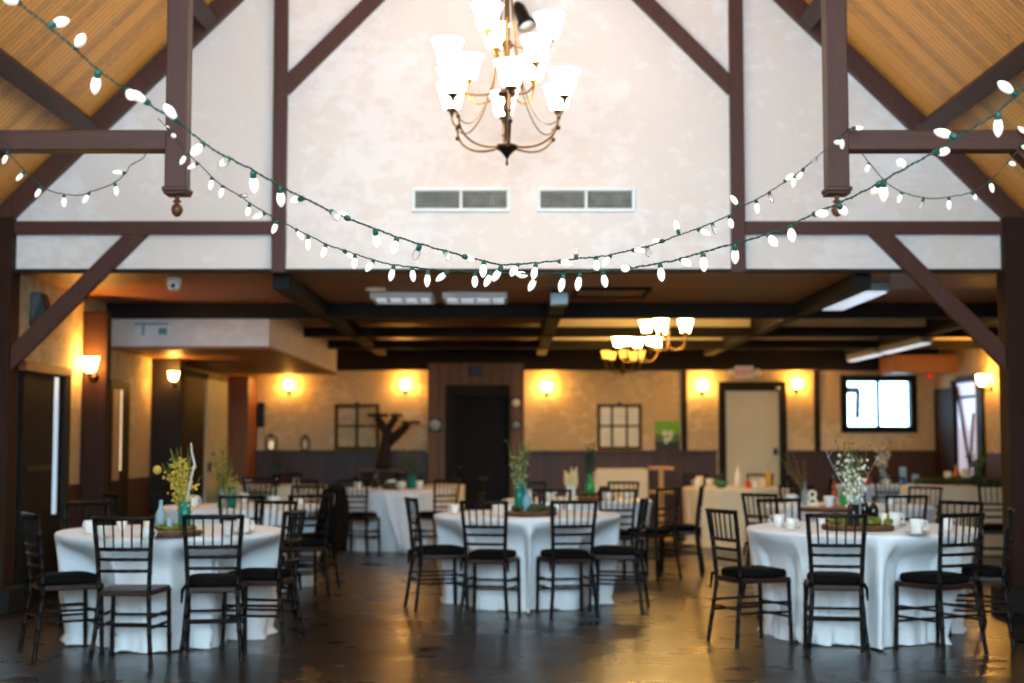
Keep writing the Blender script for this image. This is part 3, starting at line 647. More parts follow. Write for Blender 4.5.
B_b = [((168, 129), (164, 125)), ((172, 134), (177, 139)), ((187, 153), (180, 165)), ((199, 163), (187, 168)), ((212, 177), (211, 190)), ((223, 185), (221, 198)), ((240, 196), (249, 198), 'c'), ((250, 203), (246, 215)), ((266, 213), (254, 219)), ((278, 220), (272, 233)), ((296, 229), (304, 240)), ((308, 235), (308, 250)), ((326, 244), (323, 258)), ((343, 250), (353, 257)), ((355, 255), (355, 269)), ((374, 260), (367, 272)), ((394, 265), (390, 281)), ((412, 267), (414, 282)), ((428, 270), (427, 287)), ((449, 271), (436, 280)), ((475, 273), (475, 288)), ((492, 272), (485, 287)), ((513, 273), (527, 277)), ((537, 275), (529, 290)), ((564, 274), (560, 292)), ((580, 273), (577, 291)), ((603, 272), (605, 288)), ((630, 268), (621, 271)), ((660, 264), (661, 282)), ((680, 259), (688, 267)), ((703, 253), (703, 272)), ((735, 244), (737, 262)), ((768, 234), (773, 248)), ((790, 226), (790, 243)), ((813, 214), (823, 217)), ((838, 204), (850, 212)), ((884, 180), (887, 199)), ((880, 182), (878, 190)), ((905, 168), (893, 165)), ((933, 153), (953, 148)), ((957, 137), (939, 128)), ((998, 112), (1002, 134)), ((1016, 95), (995, 85)), ((1040, 80), (1044, 104))]
light_string('b', 'green-wired light string rising from the left pendant to the near ceiling on the right', B_c, B_b, dlin(158, 8.38, 1005, 4.2))
C_c = [(-30, 112), (-8, 128), (3, 138), (10, 154), (24, 170), (42, 186), (48, 190), (62, 194), (80, 195), (90, 192), (112, 184), (126, 173), (130, 166), (143, 158), (147, 151)]
C_b = [((8, 152), (3, 164)), ((25, 171), (16, 180)), ((42, 186), (35, 198)), ((64, 194), (64, 208)), ((90, 192), (83, 203)), ((115, 183), (117, 196)), ((126, 173), (114, 173))]
light_string('c', 'short swag of lights under the left hammer beam', C_c, C_b, lambda x: 8.38)
D_c = [(860, 151), (869, 162), (884, 180), (900, 191), (924, 198), (949, 197), (972, 192), (986, 184), (998, 173), (1012, 157), (1024, 144), (1040, 124), (1060, 108)]
D_b = [((869, 163), (865, 173)), ((884, 180), (877, 191)), ((902, 192), (897, 203)), ((924, 198), (921, 208), 'c'), ((949, 197), (949, 211)), ((972, 192), (979, 198)), ((990, 180), (993, 193)), ((1008, 162), (1011, 167)), ((1019, 146), (1027, 150)), ((1028, 135), (1018, 127))]
light_string('d', 'short swag of lights under the right hammer beam', D_c, D_b, lambda x: 8.38)

# ------------------------------------------------------------------ chairs
def bamboo(pts, r, step=.13, n=8):
    pts = [Vector(p) for p in pts]; out, rad = [], []
    for i in range(len(pts) - 1):
        L = (pts[i + 1] - pts[i]).length; k = max(1, round(L / step))
        for j in range(k):
            t_ = j / k
            for dt, rr in ((0, 1.0), (.04, .92), (.5, .9), (.92, .92), (.96, 1.22)):
                out.append(pts[i].lerp(pts[i + 1], t_ + dt / k)); rad.append(r * rr)
    out.append(pts[-1]); rad.append(r); return out, rad
def make_chair():
    e = empty('chiavari_chair'); K = lambda mb, n, m='chair', b=0: mb.build(n, m, e, True, b)
    for s_ in (-1, 1):
        pts = [(s_ * .198, -.25, .0), (s_ * .178, -.225, .2), (s_ * .163, -.195, .42), (s_ * .163, -.195, .5), (s_ * .172, -.212, .7), (s_ * .19, -.25, .955)]
        p, r = bamboo(pts, .017); K(MB().tube(p, r, 8), 'back_post')
        p, r = bamboo([(s_ * .195, .2, 0), (s_ * .188, .188, .455)], .0165, .15); K(MB().tube(p, r, 8), 'leg')
        for z in (.305, .235):
            p, r = bamboo([(s_ * .172, -.212, z), (s_ * .19, .19, z)], .0108, .13); K(MB().tube(p, r, 6), 'rung')
    for a, b, z in (((-.19, .192), (.19, .192), .2), ((-.172, -.22), (.172, -.22), .265), ((-.19, .19), (.19, .19), .28)):
        p, r = bamboo([(*a, z), (*b, z)], .0108, .12); K(MB().tube(p, r, 6), 'rung')
    seat = [(-.165, -.2), (.165, -.2), (.2, .19), (.185, .21), (-.185, .21), (-.2, .19)]
    s = MB(); n = len(seat)
    s.add([(x, y, z) for z in (.44, .478) for x, y in seat], [tuple(range(n - 1, -1, -1)), tuple(range(n, 2 * n))] + [(i, (i + 1) % n, (i + 1) % n + n, i + n) for i in range(n)])
    s.build('seat', 'chair_seat', e, False, .008)
    def yb(z): return -.197 - (z - .5) / .455 * .053
    def wx(z): return .163 + max(0, (z - .5)) / .455 * .027
    for z, r, nm in ((.945, .0145, 'top_rail'), (.745, .012, 'back_rail'), (.68, .0108, 'back_rail'), (.605, .0108, 'back_rail')):
        q = [(-wx(z) + 2 * wx(z) * i / 8, yb(z) - .018 * math.sin(PI * i / 8), z) for i in range(9)]
        K(MB().tube(q, [r * (1.15 if i % 2 == 0 else .95) for i in range(9)], 8), nm)
    for i in range(5):
        t_ = (i + 1) / 6; c = .018 * math.sin(PI * t_)
        p, r = bamboo([((2 * t_ - 1) * wx(.745), yb(.745) - c, .745), ((2 * t_ - 1) * wx(.945), yb(.945) - c, .945)], .0068, .1, 6); K(MB().tube(p, r, 6), 'spindle')
    return e
def make_cushion(e):
    c = MB(); outline = []
    for i in range(28):
        a = 2 * PI * i / 28; ca, sa = math.cos(a), math.sin(a)
        x = .19 * math.copysign(abs(ca) ** .35, ca); y = .195 * math.copysign(abs(sa) ** .35, sa)
        outline.append((x * (.86 + .14 * (y + .2) / .4), y + .01))
    rows = [(.93, .479), (1.0, .488), (1.0, .515), (.95, .532), (.7, .541), (.3, .544)]
    for k, z in rows: c.v += [(x * k, y * k, z) for x, y in outline]
    n = 28; c.f += [(i * n + j, i * n + (j + 1) % n, (i + 1) * n + (j + 1) % n, (i + 1) * n + j) for i in range(len(rows) - 1) for j in range(n)]
    c.f += [tuple(range(n - 1, -1, -1)), tuple(range(5 * n, 6 * n))]
    o = c.build('cushion', 'cushion', e, True)
    for s_ in (-1, 1):
        MB().tube([(s_ * .15, -.18, .5), (s_ * .175, -.225, .49), (s_ * .195, -.215, .46), (s_ * .198, -.225, .38)], [.009, .014, .012, .006], 6).build('tie', 'cushion', o, True)
    return o
proto = make_chair(); cush = make_cushion(proto)
for o in kids(proto) + kids(cush): o.data.transform(Matrix.Scale(.98, 4))
C.objects.update() if hasattr(C.objects, 'update') else None
TREE = {}
def index(o):
    TREE[o.name] = kids(o)
    for ch_ in TREE[o.name]: index(ch_)
index(proto)
CHAIRS = []
def chair(x, y, face, label, bare=False, group=None):     # face: point it looks at
    ang = math.atan2(face[1] - y, face[0] - x) - PI / 2
    o = copy_tree(proto, None, TREE)
    if bare:
        for c_ in kids(o):
            if c_.name.startswith('cushion'):
                for g_ in kids(c_): bpy.data.objects.remove(g_)
                bpy.data.objects.remove(c_); break
    o.location = (x, y, 0); o.rotation_euler = (0, 0, ang); CHAIRS.append((x, y, math.cos(ang), math.sin(ang)))
    tag(o, label, 'chair', group); return o
T1, T2, T3, T4, T5, T7, T8, T11 = (-2.42, 10.2), (.13, 12.45), (2.57, 10.5), (-2.6, 13.9), (-1.62, 18.9), (.7, 15.45), (3.05, 19.5), (3.3, 14.0)
T14, T15 = (5.3, 20.3), (-3.35, 20.1)
g1, g2, g3, g4 = 'chairs at the front left table', 'chairs at the middle table', 'chairs at the front right table', 'chairs at the second-row left table'
g5, g7, g8, g11, g15 = 'chairs at the far cloth-cornered table', 'chairs at the table behind the middle one', 'chairs at the far cream table', 'chairs at the second-row right table', 'chairs at the far left table'
chair(-2.46, 9.32, (-2.42, 10.6), 'black chiavari chair with bare wooden seat and no cushion, its back to us', True, g1)
chair(-1.97, 9.52, (-2.1, 10.5), 'cushioned black chair beside the bare-seated one at the front left table', group=g1)
chair(-3.0, 9.65, (-2.3, 10.1), 'black chair at the outer left end of the front left table, half turned', group=g1)
chair(-3.2, 11.1, T1, 'black chair in the shadow behind the front left table near the dark door', group=g1)
chair(-1.74, 9.95, (-2.7, 10.15), 'black chair edge-on at the aisle side of the front left table', group=g1)
chair(-1.98, 11.2, T1, 'black chair facing us behind the white mug on the front left table', group=g1)
chair(-.17, 11.66, (.05, 12.6), 'black chair with its back to us, left of the pair at the middle table', group=g2)
chair(.44, 11.72, (.22, 12.6), 'black chair with its back to us, right of the pair at the middle table', group=g2)
chair(.88, 12.1, (.0, 12.3), 'black chair edge-on at the right side of the middle table', group=g2)
chair(-.62, 12.15, (.2, 12.4), 'black chair edge-on at the left side of the middle table', group=g2)
chair(1.69, 10.12, (2.6, 10.5), 'black chair with hanging cushion ties at the left of the front right table', group=g3)
chair(2.17, 9.65, (2.32, 10.6), 'black chair with its back squarely to us in front of the front right table', group=g3)
chair(2.87, 9.7, (2.5, 10.4), 'black chair turned inward at the right front of the front right table', group=g3)
chair(3.3, 10.22, (2.5, 10.5), 'black chair edge-on beside the right post at the front right table', group=g3)
chair(3.38, 11.2, T3, 'black chair behind the right end of the front right table', group=g3)
chair(2.27, 11.6, T3, 'black chair facing us behind the left mug of the front right table', group=g3)
chair(-2.42, 12.8, T4, 'black chair with its back to us before the teal vase table', group=g4)
chair(-1.9, 12.95, (-2.3, 13.8), 'black chair with its back to us at the aisle corner of the teal vase table', group=g4)
jc = chair(-1.93, 13.62, (-2.8, 13.75), 'black chair with a dark jacket hung over it beside the aisle', group=g4)
chair(-3.5, 13.3, T4, 'black chair at the wall side of the teal vase table', group=g4)
chair(-3.55, 15.15, (-2.6, 14.3), 'lone black chair by the left wall beside the warm lit door', group=g4)
chair(-2.25, 15.05, T4, 'black chair facing us at the back of the teal vase table', group=g4)
chair(.42, 14.32, (.55, 15.4), 'black chair with its back to us behind the middle of the front middle table', group=g7)
chair(1.0, 14.38, (.8, 15.4), 'black chair with its back to us in front of the plume-topped table', group=g7)
jc2 = chair(1.42, 14.72, (.7, 15.4), 'black chair turned edge-on at the right front of the plume-topped table', group=g7)
chair(1.78, 15.25, T7, 'black chair seen from the side at the right of the plume-topped table', group=g7)
chair(.3, 16.52, T7, 'black chair facing us at the back left of the plume-topped table', group=g7)
chair(1.2, 16.5, T7, 'black chair facing us at the back right of the plume-topped table', group=g7)
chair(2.42, 13.15, T11, 'black chair at the left of the second-row right table', group=g11)
chair(3.45, 12.85, T11, 'black chair with its back to us before the second-row right table', group=g11)
chair(4.15, 14.8, T11, 'black chair facing us at the back right of the second-row right table', group=g11)
chair(3.1, 15.15, T11, 'black chair facing us at the back left of the second-row right table', group=g11)
jc3 = chair(5.2, 15.3, (4.8, 14.0), 'black chair with bluish slats seen just left of the right post', group=g11)
chair(-1.9, 17.85, T5, 'black chair with its back to us before the cloth corner of the far table', group=g5)
chair(-.95, 18.0, T5, 'black chair with its back to us right of the hanging cloth corner', group=g5)
chair(-2.4, 17.9, T5, 'black chair at the left of the far cloth-cornered table', group=g5)
chair(-1.5, 20.05, T5, 'black chair facing us behind the left part of the far cloth-cornered table', group=g5)
chair(-.62, 18.6, T5, 'black chair at the right of the far cloth-cornered table', group=g5)
chair(-3.35, 19.05, T15, 'black chair with its back to us before the far left table', group=g15)
chair(-2.45, 20.15, T15, 'black chair at the right front of the far left table', group=g15)
chair(-3.35, 21.15, T15, 'black chair facing us behind the far left table', group=g15)
chair(-3.0, 17.2, (-3.1, 19), 'black chair standing alone in the gap before the far left table', group=g15)
chair(3.5, 20.5, T8, 'black chair facing us at the right back of the far cream table', group=g8)
chair(2.75, 20.55, T8, 'black chair facing us at the left back of the far cream table', group=g8)
chair(4.05, 19.2, T8, 'black chair at the right of the far cream table', group=g8)
chair(4.2, 20.25, T14, 'black chair at the left of the pale blue table', group='chairs at the pale blue table')
chair(5.05, 19.15, T14, 'black chair with its back to us before the pale blue table', group='chairs at the pale blue table')
def drop(o):
    for c_ in kids(o): drop(c_)
    bpy.data.objects.remove(o)
drop(proto)
# jackets hung on three chair backs
def jacket(ch_, label):
    e = empty('jacket', ch_.location, ch_.rotation_euler.z, label=label, cat='jacket')
    b = MB(); nx, nz = 8, 10; rows = []
    prof = [(-.13, .56), (-.155, .7), (-.175, .85), (-.2, .965), (-.255, .99), (-.305, .965), (-.305, .8), (-.30, .65), (-.295, .5), (-.29, .38)]
    for (yy, zz) in prof:
        for i in range(nx + 1):
            t_ = i / nx * 2 - 1; b.v.append((t_ * .2 * (1.05 if zz > .9 else 1), yy - .012 * math.cos(t_ * 5 + zz * 4), zz - .03 * t_ * t_))
    b.f += [(r * (nx + 1) + i, r * (nx + 1) + i + 1, (r + 1) * (nx + 1) + i + 1, (r + 1) * (nx + 1) + i) for r in range(len(prof) - 1) for i in range(nx)]
    o = b.build('body', 'jacket', e, True); m_ = o.modifiers.new('thick', 'SOLIDIFY'); m_.thickness = .014
    for s_ in (-1, 1):
        MB().tube([(s_ * .262, -.25, .92), (s_ * .272, -.27, .8), (s_ * .27, -.28, .62), (s_ * .265, -.27, .46)], [.04, .045, .04, .036], 10).build('sleeve', 'jacket', e, True)
jacket(jc, 'dark jacket over the chair back beside the aisle on the left')

# ------------------------------------------------------------------ tables
ZT = .785
def cloth_mesh(R, Rh, z, seed, nf=13, amp=.05, at_=(0, 0)):
    rnd = random.Random(seed); n = 240; b = MB()
    ph = [rnd.uniform(0, 2 * PI) for _ in range(4)]
    def fold(a):
        f1 = math.cos(nf * a + ph[0] + 1.1 * math.sin(2 * a + ph[1])); f2 = math.cos((nf * 2 - 3) * a + ph[2] + .7 * math.sin(3 * a))
        return .62 * (1 - 2 * abs(math.sin(f1 * .785)) ** .8 if f1 < 0 else f1) + .33 * f2 + .28 * math.cos(3 * a + ph[3])
    near = [c_ for c_ in CHAIRS if math.hypot(c_[0] - at_[0], c_[1] - at_[1]) < R + .6]
    rows = []
    for rr in (.02, .35, .7, .92): rows.append([(rr * R * math.cos(2 * PI * j / n), rr * R * math.sin(2 * PI * j / n), z) for j in range(n)])
    for dr, dz in ((.975, -.001), (.995, -.006), (1.0, -.018), (1.0, -.035)): rows.append([(dr * R * math.cos(2 * PI * j / n), dr * R * math.sin(2 * PI * j / n), z + dz) for j in range(n)])
    m = 14
    for i in range(1, m + 1):
        t_ = i / m; row = []
        for j in range(n):
            a = 2 * PI * j / n; fo = fold(a)
            r = R + (Rh - R) * t_ ** .9 + amp * fo * min(1, t_ * 1.9) - .012 * (1 - abs(fo)) * t_
            if t_ > .93: r += .03 * (1 + .6 * fo)
            zz = (z - .035) * (1 - t_) + .006 * t_ + (0.012 * max(0, fo) if i == m else 0)
            x_, y_ = r * math.cos(a), r * math.sin(a)
            wt = min(1, max(0, (.76 - zz) / .2)); wt = wt * wt * (3 - 2 * wt)
            if wt > 0:
                for (qx, qy, ca, sa) in near:          # the cloth gives way to the seats pushed under it
                    ux, uy = x_ + at_[0] - qx, y_ + at_[1] - qy
                    lx, ly = ux * ca + uy * sa, -ux * sa + uy * ca
                    if abs(lx) < .3 and -.4 < ly < .25:
                        k_ = wt * min(1, (.3 - abs(lx)) / .08); mv = max(0, .252 + .04 * max(0, fo + 1) * min(1, t_ * 2) - ly) * k_
                        x_ += -sa * mv; y_ += ca * mv
            row.append((x_, y_, zz))
        rows.append(row)
    for r in rows: b.v += r
    b.f += [(i * n + j, i * n + (j + 1) % n, (i + 1) * n + (j + 1) % n, (i + 1) * n + j) for i in range(len(rows) - 1) for j in range(n)]
    b.f = [tuple(reversed(q)) for q in b.f]
    b.f.append(tuple(range(n))); return b
def round_table(c, label, clabel, R=.81, Rh=.66, m='cloth', seed=1, z=ZT, amp=.05, nf=13):
    e = empty('round_table', (c[0], c[1], 0), label=label, cat='table', group='round tables')
    MB().lathe([(.001, z - .04), (R - .03, z - .04), (R - .025, z - .03), (R - .025, z - .012), (R - .03, z - .006), (.001, z - .006)], 40).build('tabletop', 'lightwood', e, True)
    for k in range(4):
        a = PI / 4 + k * PI / 2; MB().tube([(math.cos(a) * Rh * .6, math.sin(a) * Rh * .6, 0), (math.cos(a) * Rh * .55, math.sin(a) * Rh * .55, z - .04)], .016, 8).build('leg', 'dark_metal', e, True)
    o = cloth_mesh(R, Rh, z, seed, nf, amp, c).build('tablecloth', m, None, True, loc=(c[0], c[1], 0))
    tag(o, clabel, 'tablecloth', 'floor-length tablecloths'); return o
round_table(T1, 'round table under the white cloth at front left', 'white floor-length tablecloth on the front left table', seed=3, R=.80, nf=11, amp=.085)
round_table(T2, 'round table under the white cloth in the middle', 'white floor-length tablecloth on the middle table', seed=8, R=.81, nf=10, amp=.09)
round_table(T3, 'round table under the white cloth at front right', 'white floor-length tablecloth on the front right table', seed=5, R=.84, Rh=.70, nf=18, amp=.07)
round_table(T4, 'round table with the teal vase behind the front left one', 'white tablecloth on the teal vase table in the second row', seed=11)
round_table(T5, 'round far table with a hanging cloth corner', 'white tablecloth on the far table left of the board breast', seed=12)
round_table(T7, 'round table with plumes behind the middle one', 'white tablecloth on the plume-topped table', seed=13)
round_table(T8, 'round far table under a cream cloth before the pale door', 'cream floor-length tablecloth before the pale door', seed=14, R=.72, Rh=.68, m='cream', amp=.03)
round_table(T11, 'round second-row table behind the front right one', 'off-white tablecloth on the second-row right table', seed=15)
round_table(T14, 'round table under the pale blue cloth near the back window', 'pale blue tablecloth below the back window', seed=16, R=.75, m='bluecloth')
round_table(T15, 'round table in the far left corner', 'cream tablecloth in the far left corner', seed=17, m='cream', R=.75)
round_table((-.98, 20.6), 'small round table by the board breast', 'small cream tablecloth by the board breast', seed=18, m='cream', R=.3, Rh=.24, amp=.03)
# hanging cloth corner on T5
b = MB(); n = 9; p0 = Vector((-1.40, 18.05, .77))
for i in range(12):
    t_ = i / 11; w_ = .19 * (1 - t_) + .06
    for j in range(n):
        u = j / (n - 1) * 2 - 1; b.v.append((p0.x + .06 * t_ + u * w_, p0.y - .03 - .05 * t_ - .03 * math.cos(u * 5), .77 - .72 * t_ - .04 * (1 - u * u) * t_))
b.f += [(i * n + j, i * n + j + 1, (i + 1) * n + j + 1, (i + 1) * n + j) for i in range(11) for j in range(n - 1)]
o = b.build('table_runner', 'cloth', None, True); o.modifiers.new('thick', 'SOLIDIFY').thickness = .006
tag(o, 'pale cloth end hanging down the front of the far left-of-centre table', 'cloth')
def rect_table(x0, x1, y0, y1, z, rz, m, label, clabel, drop_=.7):
    cx, cy = (x0 + x1) / 2, (y0 + y1) / 2; w_, d = (x1 - x0) / 2, (y1 - y0) / 2
    e = empty('long_table', (cx, cy, 0), rz, label=label, cat='table')
    MB().box(-w_ + .02, w_ - .02, -d + .02, d - .02, z - .04, z - .008).build('tabletop', 'lightwood', e)
    for sx in (-1, 1):
        for sy in (-1, 1): MB().tube([(sx * (w_ - .08), sy * (d - .08), 0), (sx * (w_ - .08), sy * (d - .08), z - .04)], .018, 8).build('leg', 'dark_metal', e, True)
    b = MB(); per = []
    N = 30
    for (ax, ay), (bx_, by_) in (((-w_, -d), (w_, -d)), ((w_, -d), (w_, d)), ((w_, d), (-w_, d)), ((-w_, d), (-w_, -d))):
        for i in range(N): t_ = i / N; per.append((ax + (bx_ - ax) * t_, ay + (by_ - ay) * t_))
    n = len(per); rows = [[(x * .5, y * .5, z) for x, y in per], [(x * .985, y * .985, z) for x, y in per], [(x, y, z - .01) for x, y in per]]
    for i in range(1, 9):
        t_ = i / 8; rows.append([(x * (1 + .02 * t_ + .012 * t_ * math.cos(j * .9)), y * (1 + .03 * t_ + .02 * t_ * math.cos(j * .9)), (z - .01) * (1 - t_) + .01) for j, (x, y) in enumerate(per)])
    for r in rows: b.v += r
    b.f += [(i * n + j, (i + 1) * n + j, (i + 1) * n + (j + 1) % n, i * n + (j + 1) % n) for i in range(len(rows) - 1) for j in range(n)]; b.f.append(tuple(range(n)))
    o = b.build('tablecloth', m, None, True, loc=(cx, cy, 0)); o.rotation_euler.z = rz; tag(o, clabel, 'tablecloth', 'floor-length tablecloths')
rect_table(1.22, 2.0, 21.0, 21.65, 1.0, 0, 'cream', 'tall buffet table against the back wall', 'cream cloth on the tall buffet table at the back wall')
rect_table(5.0, 6.35, 17.75, 18.5, .84, -.12, 'cream', 'long display table by the right wall', 'cream cloth on the mossy display table by the right wall')
# wooden stand beside the buffet, dark side table with a branch stand
ws = empty('pedestal_stand', (at(661, 470, 20.6).x, 20.6, 0), label='light wood pedestal stand beside the tall buffet table', cat='stand')
MB().box(-.17, .17, -.15, .15, 1.0, 1.045).build('top', 'lightwood', ws, bevel=.005); MB().box(-.03, .03, -.03, .03, .5, 1.0).build('post', 'lightwood', ws); MB().box(-.17, .17, -.15, .15, .66, .7).build('shelf', 'lightwood', ws, bevel=.005); MB().box(-.15, .15, -.13, .13, 0, .03).box(-.03, .03, -.03, .03, .03, .5).build('base', 'lightwood', ws)
round_table((-1.95, 21.3), 'small round side table under the branch stand', 'black cloth on the side table under the branch stand', R=.34, Rh=.3, m='darkcloth', z=.98, seed=21, amp=.02)
bs = empty('branch_stand', (-1.93, 21.3, .984), label='dark branching tree-shaped stand with flat platforms before the back wall', cat='stand')
MB().tube([(0, 0, 0), (.02, 0, .2), (.05, 0, .42), (.06, 0, .56), (-.02, 0, .68), (-.1, 0, .79)], [.13, .09, .08, .075, .06, .05], 10).build('trunk', 'branch', bs, True)
MB().tube([(.04, 0, .36), (.18, 0, .5), (.32, 0, .62), (.38, 0, .68)], [.07, .07, .06, .05], 10).build('branch', 'branch', bs, True)
MB().tube([(.05, 0, .55), (.12, .03, .68), (.2, .03, .79)], [.06, .055, .05], 8).build('branch', 'branch', bs, True)
for x, z, r in ((-.08, .79, .16), (.2, .79, .09), (.42, .68, .14)): MB().lathe([(.001, 0), (r, 0), (r, .045), (.001, .045)], 18, (x, 0, z)).build('platform', 'branch', bs)
# lanterns on the ledge
def lantern(px_, h, w_, label, lit):
    x = at(px_, 445, YB - .08).x; e = empty('lantern', (x, YB - .065, 1.27), label=label, cat='lantern')
    MB().box(-w_, w_, -w_ * .6, w_ * .6, 0, .02).build('base', 'dark_metal', e); f = MB()
    for sx in (-1, 1):
        for sy in (-1, 1): f.box(sx * w_ - .008, sx * w_ + .008, sy * .04 - .008, sy * .04 + .008, .02, h)
    f.build('frame', 'dark_metal', e); MB().lathe([(w_ * 1.1, h), (w_ * .4, h + .04), (.01, h + .06)], 4).build('roof', 'dark_metal', e)
    MB().lathe([(.03, .02), (.03, .13), (.001, .135)], 12).build('candle', 'warmpane' if lit else 'candle', e, True)
lantern(271, .2, .08, 'black lantern with a glowing candle nearest the left corner ledge', True)
lantern(305, .18, .055, 'small dark lantern further along the back ledge', False)
# window-frame decorations and poster
def old_frame(a, b, cols, m, label):
    p, q = at(*a, YB - .03), at(*b, YB - .03); q.z = max(q.z, 1.275)
    e = empty('window_frame_decor', (p.x, YB - .015, q.z), label=label, cat='wall decoration'); w_, h_ = q.x - p.x, p.z - q.z
    MB().box(0, .05, -.03, 0, 0, h_).box(w_ - .05, w_, -.03, 0, 0, h_).box(.05, w_ - .05, -.03, 0, 0, .05).box(.05, w_ - .05, -.03, 0, h_ - .05, h_)  .build('frame', 'oldwood', e)
    mm = MB()
    for i in range(1, cols): mm.box(w_ * i / cols - .018, w_ * i / cols + .018, -.025, 0, .05, h_ - .05)
    mm.box(.05, w_ - .05, -.024, 0, h_ * .52 - .016, h_ * .52 + .016); mm.build('muntin', 'oldwood', e)
    if m: MB().box(.05, w_ - .05, -.008, -.004, .05, h_ - .05).build('pane', m, e)
    MB().box(w_ / 2 - .03, w_ / 2 + .03, -.03, 0, h_, h_ + .03).build('hanger', 'dark_metal', e)
M['oldpane'] = plain('old_pane', (214, 204, 150), .3, 0, .08); M['oldwood'] = timber('weathered_frame_wood', (84, 62, 40), .8, 2, .15)
old_frame((597, 404), (642, 450), 3, 'oldpane', 'old six-pane window frame hung right of the board breast')
old_frame((335, 404), (379, 455), 2, None, 'old four-pane window frame hung behind the branch stand')
p, q = at(655, 421, YB - .1), at(680, 450, YB - .1)
po = empty('poster', ((p.x + q.x) / 2, YB - .09, 1.27), label='green and dark poster leaning above the back wainscot', cat='poster')
w_, h_ = (q.x - p.x) / 2, p.z - 1.27
MB().box(-w_, w_, 0, .02, 0, h_).build('board', 'posterdark', po); MB().box(-w_, w_, -.003, 0, h_ * .55, h_).build('upper_field', 'postergreen', po); MB().box(-w_, w_, -.0025, 0, h_ * .3, h_ * .55).build('middle_field', 'leaf', po)
for x, z, a_, c_ in ((-.04, .26, .05, .05), (.05, .25, .04, .06), (0, .17, .07, .03), (-.02, .12, .03, .02)): MB().lathe([(1, 0), (1, .002)], 14, (0, 0, 0), (0, -1, 0)).build('motif', 'posterpale', po).matrix_local = Matrix.Translation((x, -.004, z)) @ Matrix.Diagonal((a_, .6, c_, 1))
# ------------------------------------------------------------------ table ware
def mug(x, y, z, label, s=1., rz=0., saucer=True, group=None, hnd=True):
    if saucer:
        o = MB().lathe([(.001, 0), (.045 * s, 0), (.05 * s, .004), (.078 * s, .014), (.08 * s, .017), (.05 * s, .009), (.001, .007)], 24).build('saucer', 'china', None, True, loc=(x, y, z)); tag(o, 'white saucer under ' + label.replace('white mug', 'mug').replace('with its handle to the right ', ''), 'saucer', 'white saucers')
        z += .009
    e = empty('mug', (x, y, z), rz, label=label, cat='mug', group=group or 'white mugs')
    MB().lathe([(.001, 0), (.03 * s, 0), (.036 * s, .006), (.041 * s, .04 * s), (.044 * s, .09 * s), (.041 * s, .09 * s), (.037 * s, .04 * s), (.03 * s, .012), (.001, .01)], 22).build('body', 'china', e, True)
    if hnd: MB().tube([(.039 * s + .002, 0, .075 * s), (.062 * s, 0, .078 * s), (.074 * s, 0, .055 * s), (.066 * s, 0, .03 * s), (.04 * s, 0, .022 * s)], .0065 * s, 8).build('handle', 'china', e, True)
zt = ZT + .002
def on(px_, py_, z=ZT): 
    r = ray(px_, py_); k_ = (z - H) / r[2]; return r[0] * k_, r[1] * k_
for px_, py_, l, s, rz in (
    (90, 533, 'tall white mug at the left edge of the front left table', 1.15, 2.6), (103, 538, 'white mug behind the slats of the bare-seated chair', 1.05, 2.5), (122, 530, 'white mug further back on the front left table', 1.05, 2.4), (147, 540, 'white mug right of the bare-seated chair back', 1.0, 0.),
    (243, 534, 'white mug near the right edge of the front left table', 1.25, 0.), (228, 536, 'white mug seen through the cushioned chair back', 1.1, .4),
    (455, 514, 'white mug at the left edge of the middle table', 1.1, 2.8), (498, 517, 'tall white mug left of the middle centrepiece', 1.35, .2), (508, 512, 'small white mug beside the middle centrepiece', .8, .1),
    (779, 527, 'white mug at the left edge of the front right table', 1.2, 2.7), (791, 530, 'white mug second from the left edge of the front right table', 1.0, 0.), (895, 527, 'white mug with its handle to the right by the moss on the front right table', 1.3, .3),
    (917, 535, 'white mug right of centre on the front right table', 1.3, 0.), (947, 531, 'white mug behind the inward-turned chair on the front right table', 1.2, 0.), (821, 524, 'white mug behind the squarely placed chair on the front right table', 1.1, .3)):
    x, y = on(px_, py_); mug(x, y, zt, l, s * .82, rz, px_ in (243, 791, 917, 895))
for px_, l in ((536, 'nearest'), (548, 'second'), (559, 'third'), (570, 'fourth')):
    x, y = on(px_, 512); mug(x, y + .25, zt, 'white cup behind the middle moss, %s from it' % l, .8, 0, False, hnd=False)
for tb_, lab, pos in ((T4, 'teal vase table', ((-.45, -.2), (.35, -.3), (.5, .2), (-.1, .5))), (T5, 'far cloth-cornered table', ((-.4, -.2), (.4, -.1), (0, .4), (.2, -.45))), (T7, 'plume-topped table', ((-.5, 0), (-.3, -.45), (.3, -.45), (.55, 0))), (T8, 'far cream table', ((-.5, .1), (-.3, .4), (.4, .2), (.2, -.3))), (T11, 'second-row right table', ((.3, -.4), (-.55, .1), (.55, .1))), (T15, 'far left table', ((-.3, -.3), (.35, -.2)))):
    for (dx, dy), w in zip(pos, ('first from the left wall side', 'second', 'third', 'fourth')):
        w = 'left' if dx < -.4 else 'right' if dx > .4 else 'middle'; d_ = 'front' if dy < -.05 else 'back'
        mug(tb_[0] + dx, tb_[1] + dy, zt, 'white cup at the %s %s of the %s' % (d_, w if w != 'middle' else ('inner left' if dx < 0 else 'inner right'), lab), 1.15, random.uniform(0, 6), False)
